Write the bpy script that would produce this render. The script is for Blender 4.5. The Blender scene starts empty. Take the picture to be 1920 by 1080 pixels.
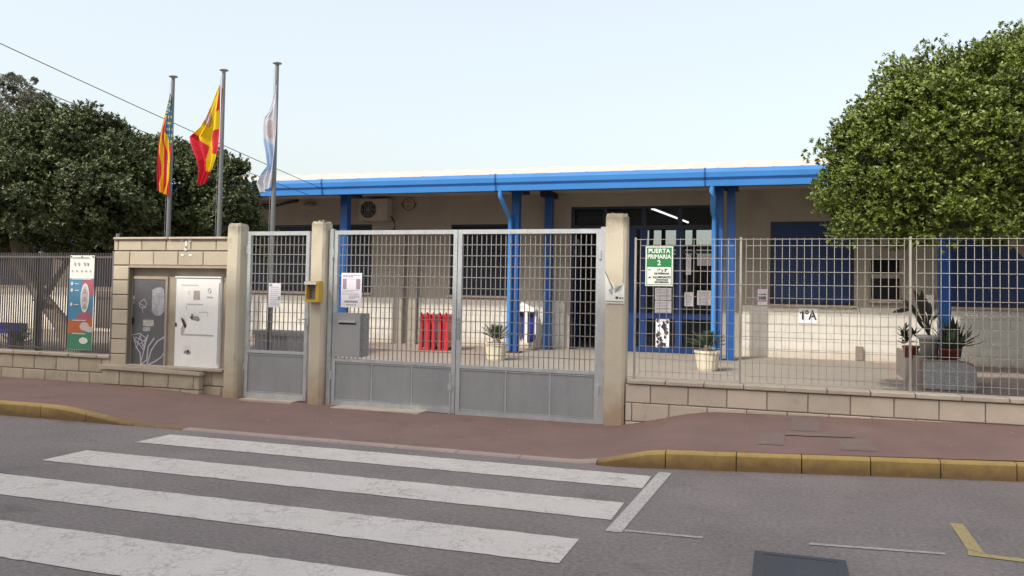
import bpy, math, random
import numpy as np
from mathutils import Vector, Matrix
random.seed(7); rng = np.random.default_rng(7)
R = math.radians
C = bpy.context.scene.collection
S = bpy.context.scene

# ------------------------------------------------------------------ camera
YAW, PITCH, ROLL, F, SY, H = R(-18.2), R(2.02), R(1.04), 1545.0, -46.5, 1.463
cy, sy = math.cos(YAW), math.sin(YAW); cp, sp = math.cos(PITCH), math.sin(PITCH)
cr, sr = math.cos(ROLL), math.sin(ROLL)
FW = Vector((sy*cp, cy*cp, sp)); RT0 = Vector((cy, -sy, 0)); UP0 = RT0.cross(FW)
RT = cr*RT0 + sr*UP0; UP = -sr*RT0 + cr*UP0
cam = bpy.data.cameras.new('camera'); camo = bpy.data.objects.new('camera', cam); C.objects.link(camo)
M = Matrix((RT, UP, -FW)).transposed().to_4x4(); M.translation = Vector((0, 0, H))
camo.matrix_world = M
cam.sensor_width = 36; cam.lens = 36*F/1920; cam.shift_y = SY/1920
cam.clip_start = 0.1; cam.clip_end = 2000
S.camera = camo

def at(px, py, Y=None, Z=None):
    """point of the place on the vertical plane y=Y or the level z=Z, read off the survey of the photograph"""
    d = FW + RT*((px-960)/F) - UP*((py-540-SY)/F)
    t = Y/d.y if Y is not None else (Z-H)/d.z
    return Vector((0, 0, H)) + d*t

# ------------------------------------------------------------------ light
SUN_E, SUN_A = 46.0, 25.0          # elevation; degrees to the left of straight behind the camera
w = bpy.data.worlds.new('World'); S.world = w; w.use_nodes = True
nt = w.node_tree; nt.nodes.clear()
out = nt.nodes.new('ShaderNodeOutputWorld'); bg = nt.nodes.new('ShaderNodeBackground')
sky = nt.nodes.new('ShaderNodeTexSky'); sky.sky_type = 'NISHITA'; sky.sun_disc = False
sky.sun_elevation = R(SUN_E); sky.sun_rotation = R(180+SUN_A)
sky.air_density = 1.0; sky.dust_density = 6.0; sky.ozone_density = 1.5; sky.altitude = 20
mx = nt.nodes.new('ShaderNodeMixRGB'); mx.inputs[0].default_value = 0.35
mx.inputs[2].default_value = (5.9, 5.9, 5.0, 1)          # thin even high haze over the whole sky
nt.links.new(sky.outputs[0], mx.inputs[1]); nt.links.new(mx.outputs[0], bg.inputs[0])
bg.inputs[1].default_value = 0.15
nt.links.new(bg.outputs[0], out.inputs[0])
sl = bpy.data.lights.new('sun', 'SUN'); sl.energy = 2.0; sl.angle = R(0.9); sl.color = (1.0, 0.94, 0.84)
so = bpy.data.objects.new('sun', sl); C.objects.link(so)
sd = Vector((-math.sin(R(SUN_A))*math.cos(R(SUN_E)), -math.cos(R(SUN_A))*math.cos(R(SUN_E)), math.sin(R(SUN_E))))
so.rotation_euler = sd.to_track_quat('Z', 'Y').to_euler(); so.location = (0, -5, 30)
S.view_settings.view_transform = 'Standard'; S.view_settings.look = 'None'
S.view_settings.exposure = 0.84; S.view_settings.gamma = 1.0; S.view_settings.use_curve_mapping = False

# ------------------------------------------------------------------ materials
MATS = {}
def mat(name, col, rough=0.8, var=0.12, scale=6.0, fine=0.08, fscale=90.0, bump=0.0, bscale=80.0, metal=0.0,
        island=0.0, objrand=0.0, stain=None, trans=0.0, spec=0.5, streak=0.0):
    """procedural surface: large blotches (var), fine speckle (fine), relief (bump), piece-to-piece variation (objrand)"""
    if name in MATS: return MATS[name]
    m = bpy.data.materials.new(name); m.use_nodes = True; t = m.node_tree; n = t.nodes; L = t.links
    b = n['Principled BSDF']; b.inputs['Roughness'].default_value = rough; b.inputs['Metallic'].default_value = metal
    b.inputs['Specular IOR Level'].default_value = spec
    geo = n.new('ShaderNodeNewGeometry')
    def noise(sc, det=4, rough_=.6, vec=None):
        x = n.new('ShaderNodeTexNoise'); x.inputs['Scale'].default_value = sc; x.inputs['Detail'].default_value = det
        x.inputs['Roughness'].default_value = rough_
        L.new(vec or geo.outputs['Position'], x.inputs['Vector']); return x
    def mth(op, a, b_=None):
        x = n.new('ShaderNodeMath'); x.operation = op
        for i, v in enumerate((a, b_)):
            if v is None: continue
            if isinstance(v, (int, float)): x.inputs[i].default_value = v
            else: L.new(v, x.inputs[i])
        return x.outputs[0]
    val = mth('MULTIPLY', mth('SUBTRACT', noise(scale).outputs[0], .5), var*4)
    if fine: val = mth('ADD', val, mth('MULTIPLY', mth('SUBTRACT', noise(fscale, 2).outputs[0], .5), fine*4))
    if streak:
        mp = n.new('ShaderNodeMapping'); mp.inputs['Scale'].default_value = (14, 14, .8)
        L.new(geo.outputs['Position'], mp.inputs['Vector'])
        val = mth('ADD', val, mth('MULTIPLY', mth('SUBTRACT', noise(1.0, 3, .6, mp.outputs[0]).outputs[0], .5), streak*4))
    if island: val = mth('ADD', val, mth('MULTIPLY', mth('SUBTRACT', geo.outputs['Random Per Island'], .5), island*2))
    if objrand:
        oi = n.new('ShaderNodeObjectInfo')
        val = mth('ADD', val, mth('MULTIPLY', mth('SUBTRACT', oi.outputs['Random'], .5), objrand*2))
    val = mth('MAXIMUM', mth('ADD', val, 1.0), 0.25)
    sc = n.new('ShaderNodeVectorMath'); sc.operation = 'SCALE'; sc.inputs[0].default_value = col
    L.new(val, sc.inputs['Scale']); colour = sc.outputs[0]
    for (scol, z0, z1, amt, nsc) in (stain or []):      # stains, plus the kerb's painted shade, fading from height z0 to z1
        sep = n.new('ShaderNodeSeparateXYZ'); L.new(geo.outputs['Position'], sep.inputs[0])
        mr = n.new('ShaderNodeMapRange'); mr.inputs[1].default_value = z0; mr.inputs[2].default_value = z1
        mr.inputs[3].default_value = amt; mr.inputs[4].default_value = 0
        L.new(mth('ADD', sep.outputs[2], mth('MULTIPLY', mth('SUBTRACT', noise(nsc, 5, .7).outputs[0], .5), abs(z1-z0)*1.6)), mr.inputs[0])
        mm = n.new('ShaderNodeMixRGB'); L.new(mr.outputs[0], mm.inputs[0]); L.new(colour, mm.inputs[1])
        mm.inputs[2].default_value = (*scol, 1); colour = mm.outputs[0]
    L.new(colour, b.inputs['Base Color'])
    if bump:
        bp = n.new('ShaderNodeBump'); bp.inputs['Strength'].default_value = bump; bp.inputs['Distance'].default_value = .01
        L.new(noise(bscale, 5, .7).outputs[0], bp.inputs['Height']); L.new(bp.outputs[0], b.inputs['Normal'])
    if trans:
        tr = n.new('ShaderNodeBsdfTranslucent'); L.new(colour, tr.inputs[0]); ms = n.new('ShaderNodeMixShader')
        ms.inputs[0].default_value = trans; L.new(b.outputs[0], ms.inputs[1]); L.new(tr.outputs[0], ms.inputs[2])
        L.new(ms.outputs[0], n['Material Output'].inputs[0])
    MATS[name] = m; return m

def worn_paint(name, paint, under, amount=.42, scale=26, fscale=120, stain=None):
    """paint worn through to what lies under it in cracks, chips and specks"""
    m = mat(name, paint, .8, .05, 2.2, .05, 140, bump=.25, bscale=120, stain=stain)
    t = m.node_tree; n = t.nodes; L = t.links; b = n['Principled BSDF']
    src = b.inputs['Base Color'].links[0].from_socket; geo = n.new('ShaderNodeNewGeometry')
    v = n.new('ShaderNodeTexVoronoi'); v.feature = 'DISTANCE_TO_EDGE'; v.inputs['Scale'].default_value = scale*.55
    wv = n.new('ShaderNodeTexNoise'); wv.inputs['Scale'].default_value = 9; wv.inputs['Detail'].default_value = 6
    vm = n.new('ShaderNodeVectorMath'); vm.operation = 'MULTIPLY_ADD'; vm.inputs[1].default_value = (.35, .35, 0)
    L.new(geo.outputs['Position'], wv.inputs['Vector']); L.new(wv.outputs['Color'], vm.inputs[0]); L.new(geo.outputs['Position'], vm.inputs[2])
    L.new(vm.outputs[0], v.inputs['Vector'])
    r1 = n.new('ShaderNodeMapRange'); r1.inputs[1].default_value = 0.0; r1.inputs[2].default_value = .075; r1.inputs[3].default_value = .62; r1.inputs[4].default_value = 0
    L.new(v.outputs['Distance'], r1.inputs[0])
    ms = n.new('ShaderNodeTexNoise'); ms.inputs['Scale'].default_value = 3.0; ms.inputs['Detail'].default_value = 6; L.new(geo.outputs['Position'], ms.inputs['Vector'])
    r2 = n.new('ShaderNodeMapRange'); r2.inputs[1].default_value = .40; r2.inputs[2].default_value = .58; L.new(ms.outputs[0], r2.inputs[0])
    mu = n.new('ShaderNodeMath'); mu.operation = 'MULTIPLY'; L.new(r1.outputs[0], mu.inputs[0]); L.new(r2.outputs[0], mu.inputs[1])
    sp_ = n.new('ShaderNodeTexNoise'); sp_.inputs['Scale'].default_value = fscale*.5; sp_.inputs['Detail'].default_value = 5; sp_.inputs['Roughness'].default_value = .8
    L.new(geo.outputs['Position'], sp_.inputs['Vector'])
    r3 = n.new('ShaderNodeMapRange'); r3.inputs[1].default_value = 1-amount; r3.inputs[2].default_value = 1-amount+.1; L.new(sp_.outputs[0], r3.inputs[0])
    mxx = n.new('ShaderNodeMath'); mxx.operation = 'MAXIMUM'; L.new(mu.outputs[0], mxx.inputs[0]); L.new(r3.outputs[0], mxx.inputs[1])
    mm = n.new('ShaderNodeMixRGB'); L.new(mxx.outputs[0], mm.inputs[0]); L.new(src, mm.inputs[1]); mm.inputs[2].default_value = (*under, 1)
    L.new(mm.outputs[0], b.inputs['Base Color']); return m

def marks(m, scale, stretch, lo, hi, factor):
    """sparse darker or paler marks where a stretched noise runs high"""
    t = m.node_tree; n = t.nodes; L = t.links; b = n['Principled BSDF']; src = b.inputs['Base Color'].links[0].from_socket
    geo = n.new('ShaderNodeNewGeometry'); mp = n.new('ShaderNodeMapping'); mp.inputs['Scale'].default_value = stretch; L.new(geo.outputs['Position'], mp.inputs['Vector'])
    x = n.new('ShaderNodeTexNoise'); x.inputs['Scale'].default_value = scale; x.inputs['Detail'].default_value = 7; x.inputs['Roughness'].default_value = .65; L.new(mp.outputs[0], x.inputs['Vector'])
    r = n.new('ShaderNodeMapRange'); r.inputs[1].default_value = lo; r.inputs[2].default_value = hi; L.new(x.outputs[0], r.inputs[0])
    mm = n.new('ShaderNodeMixRGB'); mm.blend_type = 'MULTIPLY'; mm.inputs[2].default_value = (factor, factor, factor, 1); L.new(r.outputs[0], mm.inputs[0]); L.new(src, mm.inputs[1]); L.new(mm.outputs[0], b.inputs['Base Color'])
asphalt = mat('asphalt', (.212, .180, .176), .95, .17, 1.1, .27, 34, bump=.6, bscale=160)
marks(asphalt, 1.3, (.7, 1.6, 1), .60, .70, .74); marks(asphalt, 7, (1, 1, 1), .66, .74, .6); marks(asphalt, 5, (1, 2, 1), .64, .72, 1.35)
dark_patch = mat('dark_asphalt', (.06, .065, .08), .9, .1, 3, .2, 150, bump=.5, bscale=150)
pave = mat('red_paving', (.205, .128, .112), .93, .13, 1.6, .12, 110, bump=.35, bscale=120)
marks(pave, 2.0, (1, 1, 1), .58, .72, .80); marks(pave, 9, (1, 1, 1), .68, .74, .65); marks(pave, 1.1, (1, .6, 1), .56, .75, 1.18)
grey_pave = mat('grey_paving', (.196, .140, .123), .93, .14, 4, .12, 110, bump=.3)
zebra = worn_paint('zebra_paint', (.58, .53, .50), (.22, .185, .175), .43, 17)
line_old = worn_paint('old_line_paint', (.52, .48, .46), (.21, .18, .17), .49)
line_faint = worn_paint('faint_line_paint', (.42, .38, .37), (.21, .18, .17), .5)
yellow_road = worn_paint('yellow_line_paint', (.42, .32, .12), (.21, .18, .17), .5)
kerb_y = worn_paint('yellow_kerb_paint', (.42, .28, .09), (.26, .17, .065), .40, 5, 22, [((.19, .115, .05), .03, .135, .95, 7)])  # face darkens towards the foot: grime, plus its weaker skylight painted in
kerb_p = mat('pale_kerb', (.36, .28, .25), .9, .12, 3, .12, 90, bump=.3)
kerb_g = mat('kerb_concrete', (.2, .18, .15), .9, .12, 3, .12, 90, bump=.3)
concrete = mat('pillar_concrete', (.56, .505, .395), .88, .07, 3.5, .06, 70, bump=.25, bscale=60,
               stain=[((.37, .25, .16), 0.02, .55, .8, 5), ((.16, .14, .10), 2.34, 2.14, .9, 9)])
blockm = mat('wall_block', (.50, .435, .335), .92, .07, 5, .09, 120, bump=.5, bscale=130, objrand=.09,
             stain=[((.19, .15, .11), .02, .35, .35, 5)])
blockp = mat('pale_wall_block', (.56, .48, .395), .92, .07, 5, .09, 120, bump=.5, bscale=130, objrand=.09)
marks(blockm, 6, (1, 1, 1), .60, .72, .72); marks(blockp, 6, (1, 1, 1), .62, .74, .78); marks(concrete, 5, (1, 1, .5), .60, .74, .78); marks(concrete, 40, (1, 1, 1), .70, .74, .5)
mortar = mat('mortar', (.21, .175, .14), .95, .12, 9, .1, 90)
coping = mat('coping_concrete', (.48, .41, .335), .9, .1, 5, .1, 100, bump=.4, objrand=.08)
render_m = mat('niche_render', (.38, .325, .26), .9, .14, 5, .08, 80, bump=.4)
galv = mat('galvanised_steel', (.60, .63, .65), .42, .12, 7, .06, 60, metal=.55, streak=.05)
galv_panel = mat('galvanised_sheet', (.36, .375, .395), .5, .08, 2.5, .05, 40, metal=.35, streak=.06)
galv_bar = mat('galvanised_bar', (.29, .28, .27), .5, .1, 8, .06, 60, metal=.3)
fence_bar = mat('fence_wire', (.37, .345, .315), .55, .1, 8, .06, 60, metal=.2)
old_bar = mat('old_fence_bar', (.13, .115, .11), .65, .15, 8, .06, 60, metal=.2)
steel_pole = mat('flagpole_steel', (.20, .20, .21), .45, .08, 4, .04, 60, metal=.4)
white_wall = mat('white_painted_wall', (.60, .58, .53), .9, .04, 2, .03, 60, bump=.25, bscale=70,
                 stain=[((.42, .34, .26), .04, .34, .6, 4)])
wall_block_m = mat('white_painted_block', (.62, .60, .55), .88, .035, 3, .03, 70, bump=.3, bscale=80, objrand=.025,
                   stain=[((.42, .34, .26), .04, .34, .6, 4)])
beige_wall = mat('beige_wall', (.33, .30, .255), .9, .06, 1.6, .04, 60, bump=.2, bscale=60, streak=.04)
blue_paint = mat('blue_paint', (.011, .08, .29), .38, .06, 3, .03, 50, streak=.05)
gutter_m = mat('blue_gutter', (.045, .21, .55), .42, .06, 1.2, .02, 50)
navy = mat('navy_shutter', (.005, .009, .03), .5, .1, 3, .04, 50)
shutter_b = mat('blue_shutter', (.007, .032, .125), .45, .12, 3, .04, 50, streak=.1)
marks(gutter_m, 1.2, (1, 1, 3), .55, .75, .82); marks(blue_paint, 3, (1, 1, .4), .55, .75, .75); marks(white_wall, 2, (1, 1, .5), .55, .75, .85); marks(beige_wall, 1.2, (1, 1, .6), .5, .75, .82)
door_blue = mat('door_blue', (.006, .034, .14), .4, .08, 4, .03, 50)
frame_dark = mat('dark_frame', (.02, .03, .05), .4, .08, 4, .03, 50)
roof_m = mat('pale_roof', (.42, .40, .37), .8, .08, 3, .05, 60)
yard_m = mat('yard_concrete', (.25, .205, .175), .92, .10, 1.3, .08, 90, bump=.3, stain=None)
slab_m = mat('entrance_slab', (.235, .21, .18), .9, .10, 1.6, .08, 90, bump=.25)
ground_m = mat('earth', (.17, .14, .11), .95, .15, .5, .1, 30)
paper = mat('paper', (.80, .78, .84), .7, .02, 3, .01, 60)
white_plastic = mat('white_plastic', (.75, .75, .73), .45, .04, 4, .02, 50)
white_metal = mat('white_metal_door', (.86, .86, .85), .5, .05, 4, .03, 60, streak=.03)
grey_metal = mat('grey_box_metal', (.34, .345, .355), .5, .05, 3, .03, 60)
dark_metal = mat('dark_metal_door', (.115, .115, .125), .6, .2, 5, .12, 50, bump=.2)
red_plastic = mat('red_plastic', (.55, .016, .035), .45, .08, 5, .03, 50)
bin_blue = mat('bin_blue', (.03, .045, .33), .4, .08, 5, .03, 50)
black = mat('black', (.012, .012, .013), .6, .1, 5, .03, 50)
yellow_plastic = mat('yellow_box', (.58, .37, .05), .5, .1, 6, .06, 60)
pot_m = mat('cream_pot', (.62, .57, .44), .75, .06, 6, .04, 60, bump=.2)
terracotta = mat('terracotta', (.20, .055, .04), .8, .1, 6, .05, 60)
grey_pot = mat('grey_pot', (.36, .36, .35), .7, .1, 8, .05, 60)
granite = mat('granite', (.30, .31, .325), .7, .05, 4, .5, 70, bump=.3)
planter_m = mat('planter_render', (.23, .195, .17), .9, .1, 3, .06, 60, bump=.3)
soil = mat('soil', (.05, .032, .025), .95, .3, 12, .2, 80, bump=.8)
leaf_r = mat('leaf_bright', (.118, .160, .024), .42, .28, 1.6, 0, 1, island=.65, trans=.14)
leaf_l = mat('leaf_dark', (.070, .092, .030), .5, .25, 1.4, 0, 1, island=.55, trans=.10)
leaf_g = mat('leaf_grey', (.14, .145, .11), .6, .2, 1, 0, 1, island=.4, trans=.2)
cycad = mat('cycad_leaf', (.045, .075, .032), .4, .15, 8, 0, 1, island=.3, trans=.15)
dark_leaf = mat('dark_plant_leaf', (.028, .035, .022), .35, .2, 8, 0, 1, island=.3, trans=.1)
bark = mat('bark', (.22, .19, .155), .9, .2, 9, .15, 60, bump=.9, bscale=30)
wire_m = mat('cable', (.06, .06, .06), .7, .1, 3, 0, 1)
ink = mat('ink', (.03, .03, .035), .8, .1, 9, 0, 1)
green_sign = mat('sign_green', (.014, .20, .055), .5, .05, 6, .02, 60)
sign_white = mat('sign_white', (.74, .76, .72), .5, .03, 6, .02, 60)
mauve = mat('print_mauve', (.36, .26, .36), .7, .1, 9, .03, 60)
print_grey = mat('print_grey', (.33, .33, .36), .7, .1, 9, .03, 60)
b_blue = mat('banner_blue', (.075, .25, .40), .6, .06, 7, .02, 60)
b_red = mat('banner_pink', (.42, .12, .17), .6, .06, 7, .02, 60)
b_orange = mat('banner_orange', (.50, .14, .05), .6, .06, 7, .02, 60)
b_green = mat('banner_green', (.06, .24, .14), .6, .06, 7, .02, 60)
b_skin = mat('banner_pale', (.62, .50, .50), .6, .04, 7, .02, 60)
fl_red = mat('flag_red', (.60, .018, .04), .75, .05, 7, .02, 60, trans=.25)
fl_yel = mat('flag_yellow', (.80, .58, .01), .75, .05, 7, .02, 60, trans=.25)
fl_blue = mat('flag_blue', (.03, .16, .30), .75, .05, 7, .02, 60, trans=.25)
fl_white = mat('flag_white', (.62, .64, .70), .75, .05, 7, .02, 60, trans=.3)
fl_sky = mat('flag_light_blue', (.36, .52, .74), .75, .05, 7, .02, 60, trans=.3)
fl_brown = mat('flag_emblem', (.42, .20, .12), .75, .1, 20, .05, 60, trans=.2)
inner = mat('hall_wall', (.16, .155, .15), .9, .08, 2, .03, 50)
bldg_far = mat('street_facade', (.70, .66, .58), .9, .08, 1, .04, 40)
gl = bpy.data.materials.new('glass'); gl.use_nodes = True
_b = gl.node_tree.nodes['Principled BSDF']; _b.inputs['Base Color'].default_value = (.02, .025, .03, 1); _b.inputs['Roughness'].default_value = .06
_n = gl.node_tree.nodes; _t = _n.new('ShaderNodeBsdfTransparent'); _t.inputs[0].default_value = (.9, .93, .94, 1)
_m = _n.new('ShaderNodeMixShader'); _m.inputs[0].default_value = .22
gl.node_tree.links.new(_t.outputs[0], _m.inputs[1]); gl.node_tree.links.new(_b.outputs[0], _m.inputs[2]); gl.node_tree.links.new(_m.outputs[0], _n['Material Output'].inputs[0])
dark_glass = mat('dark_glass', (.012, .013, .016), .12, .1, 3, 0, 1)
tube_m = bpy.data.materials.new('lit_tube'); tube_m.use_nodes = True
_b = tube_m.node_tree.nodes['Principled BSDF']; _b.inputs['Emission Color'].default_value = (1, .97, .9, 1); _b.inputs['Emission Strength'].default_value = 1.6

# ------------------------------------------------------------------ helpers
class MB:
    def __init__(s): s.v = []; s.f = []; s.mi = []; s.sm = []
    def add(s, vs, fs, mi=0, smooth=False):
        o = len(s.v); s.v += [tuple(v) for v in vs]
        for f in fs: s.f.append([o+i for i in f]); s.mi.append(mi); s.sm.append(smooth)
        return s
    def box(s, x0, x1, y0, y1, z0, z1, mi=0):
        return s.add([(x0,y0,z0),(x1,y0,z0),(x1,y1,z0),(x0,y1,z0),(x0,y0,z1),(x1,y0,z1),(x1,y1,z1),(x0,y1,z1)],
                     [(0,3,2,1),(4,5,6,7),(0,1,5,4),(1,2,6,5),(2,3,7,6),(3,0,4,7)], mi)
    def tube(s, pts, rad, n=8, mi=0, caps=True):
        pts = [Vector(p) for p in pts]; rr = rad if isinstance(rad, (list, tuple)) else [rad]*len(pts)
        rings = []
        for i, p in enumerate(pts):
            d = (pts[min(i+1, len(pts)-1)] - pts[max(i-1, 0)]).normalized()
            a = Vector((0,0,1)) if abs(d.z) < .9 else Vector((1,0,0))
            u = d.cross(a).normalized(); v = d.cross(u)
            rings.append([p + (u*math.cos(2*math.pi*k/n) + v*math.sin(2*math.pi*k/n))*rr[i] for k in range(n)])
        vs = [q for r_ in rings for q in r_]; fs = []
        for i in range(len(pts)-1):
            for k in range(n):
                fs.append((i*n+k, i*n+(k+1) % n, (i+1)*n+(k+1) % n, (i+1)*n+k))
        s.add(vs, fs, mi, True)
        if caps:
            s.add(rings[0], [tuple(range(n))], mi); s.add(rings[-1], [tuple(reversed(range(n)))], mi)
        return s
    def lathe(s, c, prof, n=20, mi=0, flute=0, smooth=True):
        vs = []; fs = []
        for (r_, z) in prof:
            for k in range(n):
                rr = r_*(1 + (flute if k % 2 else 0)); a = 2*math.pi*k/n
                vs.append((c[0]+rr*math.cos(a), c[1]+rr*math.sin(a), c[2]+z))
        for i in range(len(prof)-1):
            for k in range(n): fs.append((i*n+k, i*n+(k+1) % n, (i+1)*n+(k+1) % n, (i+1)*n+k))
        return s.add(vs, fs, mi, smooth)
    def prism(s, poly, y0, y1, mi=0):
        """outline in x,z pushed from y0 to y1"""
        n = len(poly); vs = [(x, y0, z) for x, z in poly] + [(x, y1, z) for x, z in poly]
        fs = [tuple(range(n)), tuple(reversed(range(n, 2*n)))] + [(i, i+n, (i+1) % n+n, (i+1) % n) for i in range(n)]
        return s.add(vs, fs, mi)
    def disc(s, x, y, z, rx, rz, n=16, mi=0):
        return s.add([(x+rx*math.cos(2*math.pi*k/n), y, z+rz*math.sin(2*math.pi*k/n)) for k in range(n)], [tuple(reversed(range(n)))], mi)
    def mesh(s, name, mats):
        me = bpy.data.meshes.new(name); me.from_pydata(s.v, [], s.f)
        for m in (mats if isinstance(mats, (list, tuple)) else [mats]): me.materials.append(m)
        me.polygons.foreach_set('material_index', s.mi); me.polygons.foreach_set('use_smooth', s.sm); me.update(); return me

def wloc(o):
    v = Vector((0,0,0))
    while o: v += o.location; o = o.parent
    return v
def tag(o, label=None, cat=None, group=None, kind=None):
    for k, v in (('label', label), ('category', cat), ('group', group), ('kind', kind)):
        if v: o[k] = v
    return o
def thing(name, loc, label, cat, group=None):
    o = bpy.data.objects.new(name, None); C.objects.link(o); o.location = loc; o.empty_display_size = .1
    return tag(o, label, cat, group)
def build(name, mb, mats, parent=None, origin=None, label=None, kind=None):
    """mb holds place coordinates; the object's origin is put at origin (or at its parent's)"""
    base = wloc(parent) if parent else Vector((0,0,0))
    o_ = Vector(origin) if origin is not None else (base if parent else Vector((0,0,0)))
    mb.v = [(x-o_.x, y-o_.y, z-o_.z) for x, y, z in mb.v]
    o = bpy.data.objects.new(name, mb.mesh(name, mats)); C.objects.link(o)
    if parent: o.parent = parent
    o.location = o_ - base
    return tag(o, label, None, None, kind)
def inst(name, me, parent, loc, scale=(1,1,1), rot=None, label=None):
    o = bpy.data.objects.new(name, me); C.objects.link(o); o.parent = parent
    o.location = Vector(loc) - wloc(parent); o.scale = scale
    if rot: o.rotation_euler = rot
    return tag(o, label)
def copy_tree(src, loc, label, rotz=0, parent=None):
    c = src.copy(); C.objects.link(c)
    if parent: c.parent = parent
    else: c.location = loc; c.rotation_euler[2] += rotz; c['label'] = label
    for ch in list(src.children): copy_tree(ch, None, None, 0, c)
    return c
def solid(name, mb, mats, label, cat, group=None, origin=None):
    if origin is None:
        a = np.array(mb.v); origin = ((a[:,0].min()+a[:,0].max())/2, (a[:,1].min()+a[:,1].max())/2, a[:,2].min())
    return tag(build(name, mb, mats, None, origin), label, cat, group)
def text_mesh(body, size, m, bold=True, extr=.0008):
    cu = bpy.data.curves.new('lettering', 'FONT'); cu.body = body; cu.size = size; cu.align_x = 'CENTER'; cu.align_y = 'CENTER'
    cu.extrude = extr; cu.offset = size*.028 if bold else 0; cu.resolution_u = 3
    o = bpy.data.objects.new('tmp', cu); C.objects.link(o)
    dg = bpy.context.evaluated_depsgraph_get(); me = bpy.data.meshes.new_from_object(o.evaluated_get(dg))
    bpy.data.objects.remove(o); bpy.data.curves.remove(cu); me.name = 'lettering'; me.materials.clear(); me.materials.append(m); return me
def lettering(body, size, m, parent, loc, sx=1.0):
    return inst('lettering', text_mesh(body, size, m), parent, loc, (sx, 1, 1), (R(90), 0, 0))

def chamfer_block(w_, d_, h_, c=.006):
    """block seen from the front (-y), centred in x, base at z=0, front at y=0"""
    b = MB(); x = w_/2
    vs = [(-x,d_,0),(x,d_,0),(x,d_,h_),(-x,d_,h_), (-x,c,0),(x,c,0),(x,c,h_),(-x,c,h_), (-x+c,0,c),(x-c,0,c),(x-c,0,h_-c),(-x+c,0,h_-c)]
    return b.add(vs, [(0,3,2,1),(0,1,5,4),(1,2,6,5),(2,3,7,6),(3,0,4,7),(4,5,9,8),(5,6,10,9),(6,7,11,10),(7,4,8,11),(8,9,10,11)])
def course(parent, x0, x1, yf, z, me, L_, gap, off, name='block', jit=.002, hs=1.0, cuts=()):
    """one row of blocks from x0 to x1; joints fall at off + k*L_; cuts = (xa, xb) openings"""
    spans = [(x0, x1)]
    for (a, b) in cuts:
        spans = [q for (p, r_) in spans for q in (((p, min(a, r_)),) if a > p else ()) + (((max(b, p), r_),) if b < r_ else ())] if any(a < r_ and b > p for p, r_ in spans) else spans
    for (a, b) in spans:
        k = math.floor((a-off)/L_); n = 0
        while off + k*L_ < b-1e-4:
            l, r_ = max(off+k*L_, a)+gap/2, min(off+(k+1)*L_, b)-gap/2
            if r_-l > .03:
                inst(name, me, parent, ((l+r_)/2, yf+random.uniform(0, jit), z), ((r_-l)/(L_-gap), 1, hs))
            k += 1

# ================================================================== THE GROUND
g = MB().add([(-300,-300,-.08),(300,-300,-.08),(300,300,-.08),(-300,300,-.08)], [(0,1,2,3)])
build('ground', g, ground_m, kind='structure')
# road: one sheet, fine enough to carry a slight camber
def kerb_y_at(x):                      # back of the carriageway
    return 6.97 if x < -1.3 else 6.97 + (x+1.3)*.235 if x < 3.5 else 6.97+4.8*.235
rb = MB(); xs = [-60, -30, -15, -9] + [-8+.4*i for i in range(0, 34)] + [8, 15, 30, 60]
vs = []; fs = []
ys = [-2.6, 0, 2, 4, 6]
for x in xs:
    for y in ys: vs.append((x, y, 0))
    vs.append((x, kerb_y_at(x)+.02, 0))
n_ = len(ys)+1
for i in range(len(xs)-1):
    for j in range(n_-1): fs.append((i*n_+j, (i+1)*n_+j, (i+1)*n_+j+1, i*n_+j+1))
rb.add(vs, fs); road = build('road', rb, asphalt, kind='structure')

def strip(name, poly, m, z=.004, parent=road):
    return build(name, MB().add([(x, y, z) for x, y in poly], [tuple(range(len(poly)))]), m, parent)
def ragged(x0, x1, y0, y1, z=.004):
    """a painted bar with a slightly worn, uneven outline"""
    pts = []; n = 60
    for i in range(n+1): pts.append((x0+(x1-x0)*i/n, y0+random.uniform(-.006, .006)))
    for i in range(n+1): pts.append((x1-(x1-x0)*i/n, y1+random.uniform(-.006, .006)))
    k = n+1; b = MB()
    vs = [(x, y, z) for x, y in pts]
    return b.add(vs, [(i, i+1, 2*k-2-i, 2*k-1-i) for i in range(n)])
for (x0, x1, y0, y1) in ((-5.72, -.995, 6.27, 6.72), (-5.82, -1.045, 5.33, 5.79), (-5.9, -1.14, 4.37, 4.84), (-5.9, -1.2, 3.38, 3.90), (-5.9, -1.3, 2.4, 2.9)):
    build('zebra_stripe', ragged(x0, x1, y0, y1), zebra, road)
for i in range(1):
    strip('parking_line', [(-1.03, 5.07), (-.93, 5.07), (-.855, 6.9), (-.96, 6.9)], line_old)
strip('faint_line', [(-.92, 5.14), (-.92, 5.10), (-.45, 5.13), (-.45, 5.17)], line_faint)
strip('faint_line', [(.16, 5.28), (.16, 5.24), (.9, 5.33), (.9, 5.37)], line_faint)
strip('yellow_line', [(1.05, 6.1), (1.13, 6.1), (1.12, 5.44), (1.04, 5.5)], yellow_road)
strip('yellow_line', [(1.04, 5.49), (1.12, 5.43), (1.9, 5.36), (1.9, 5.29), (1.02, 5.37)], yellow_road)
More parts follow.
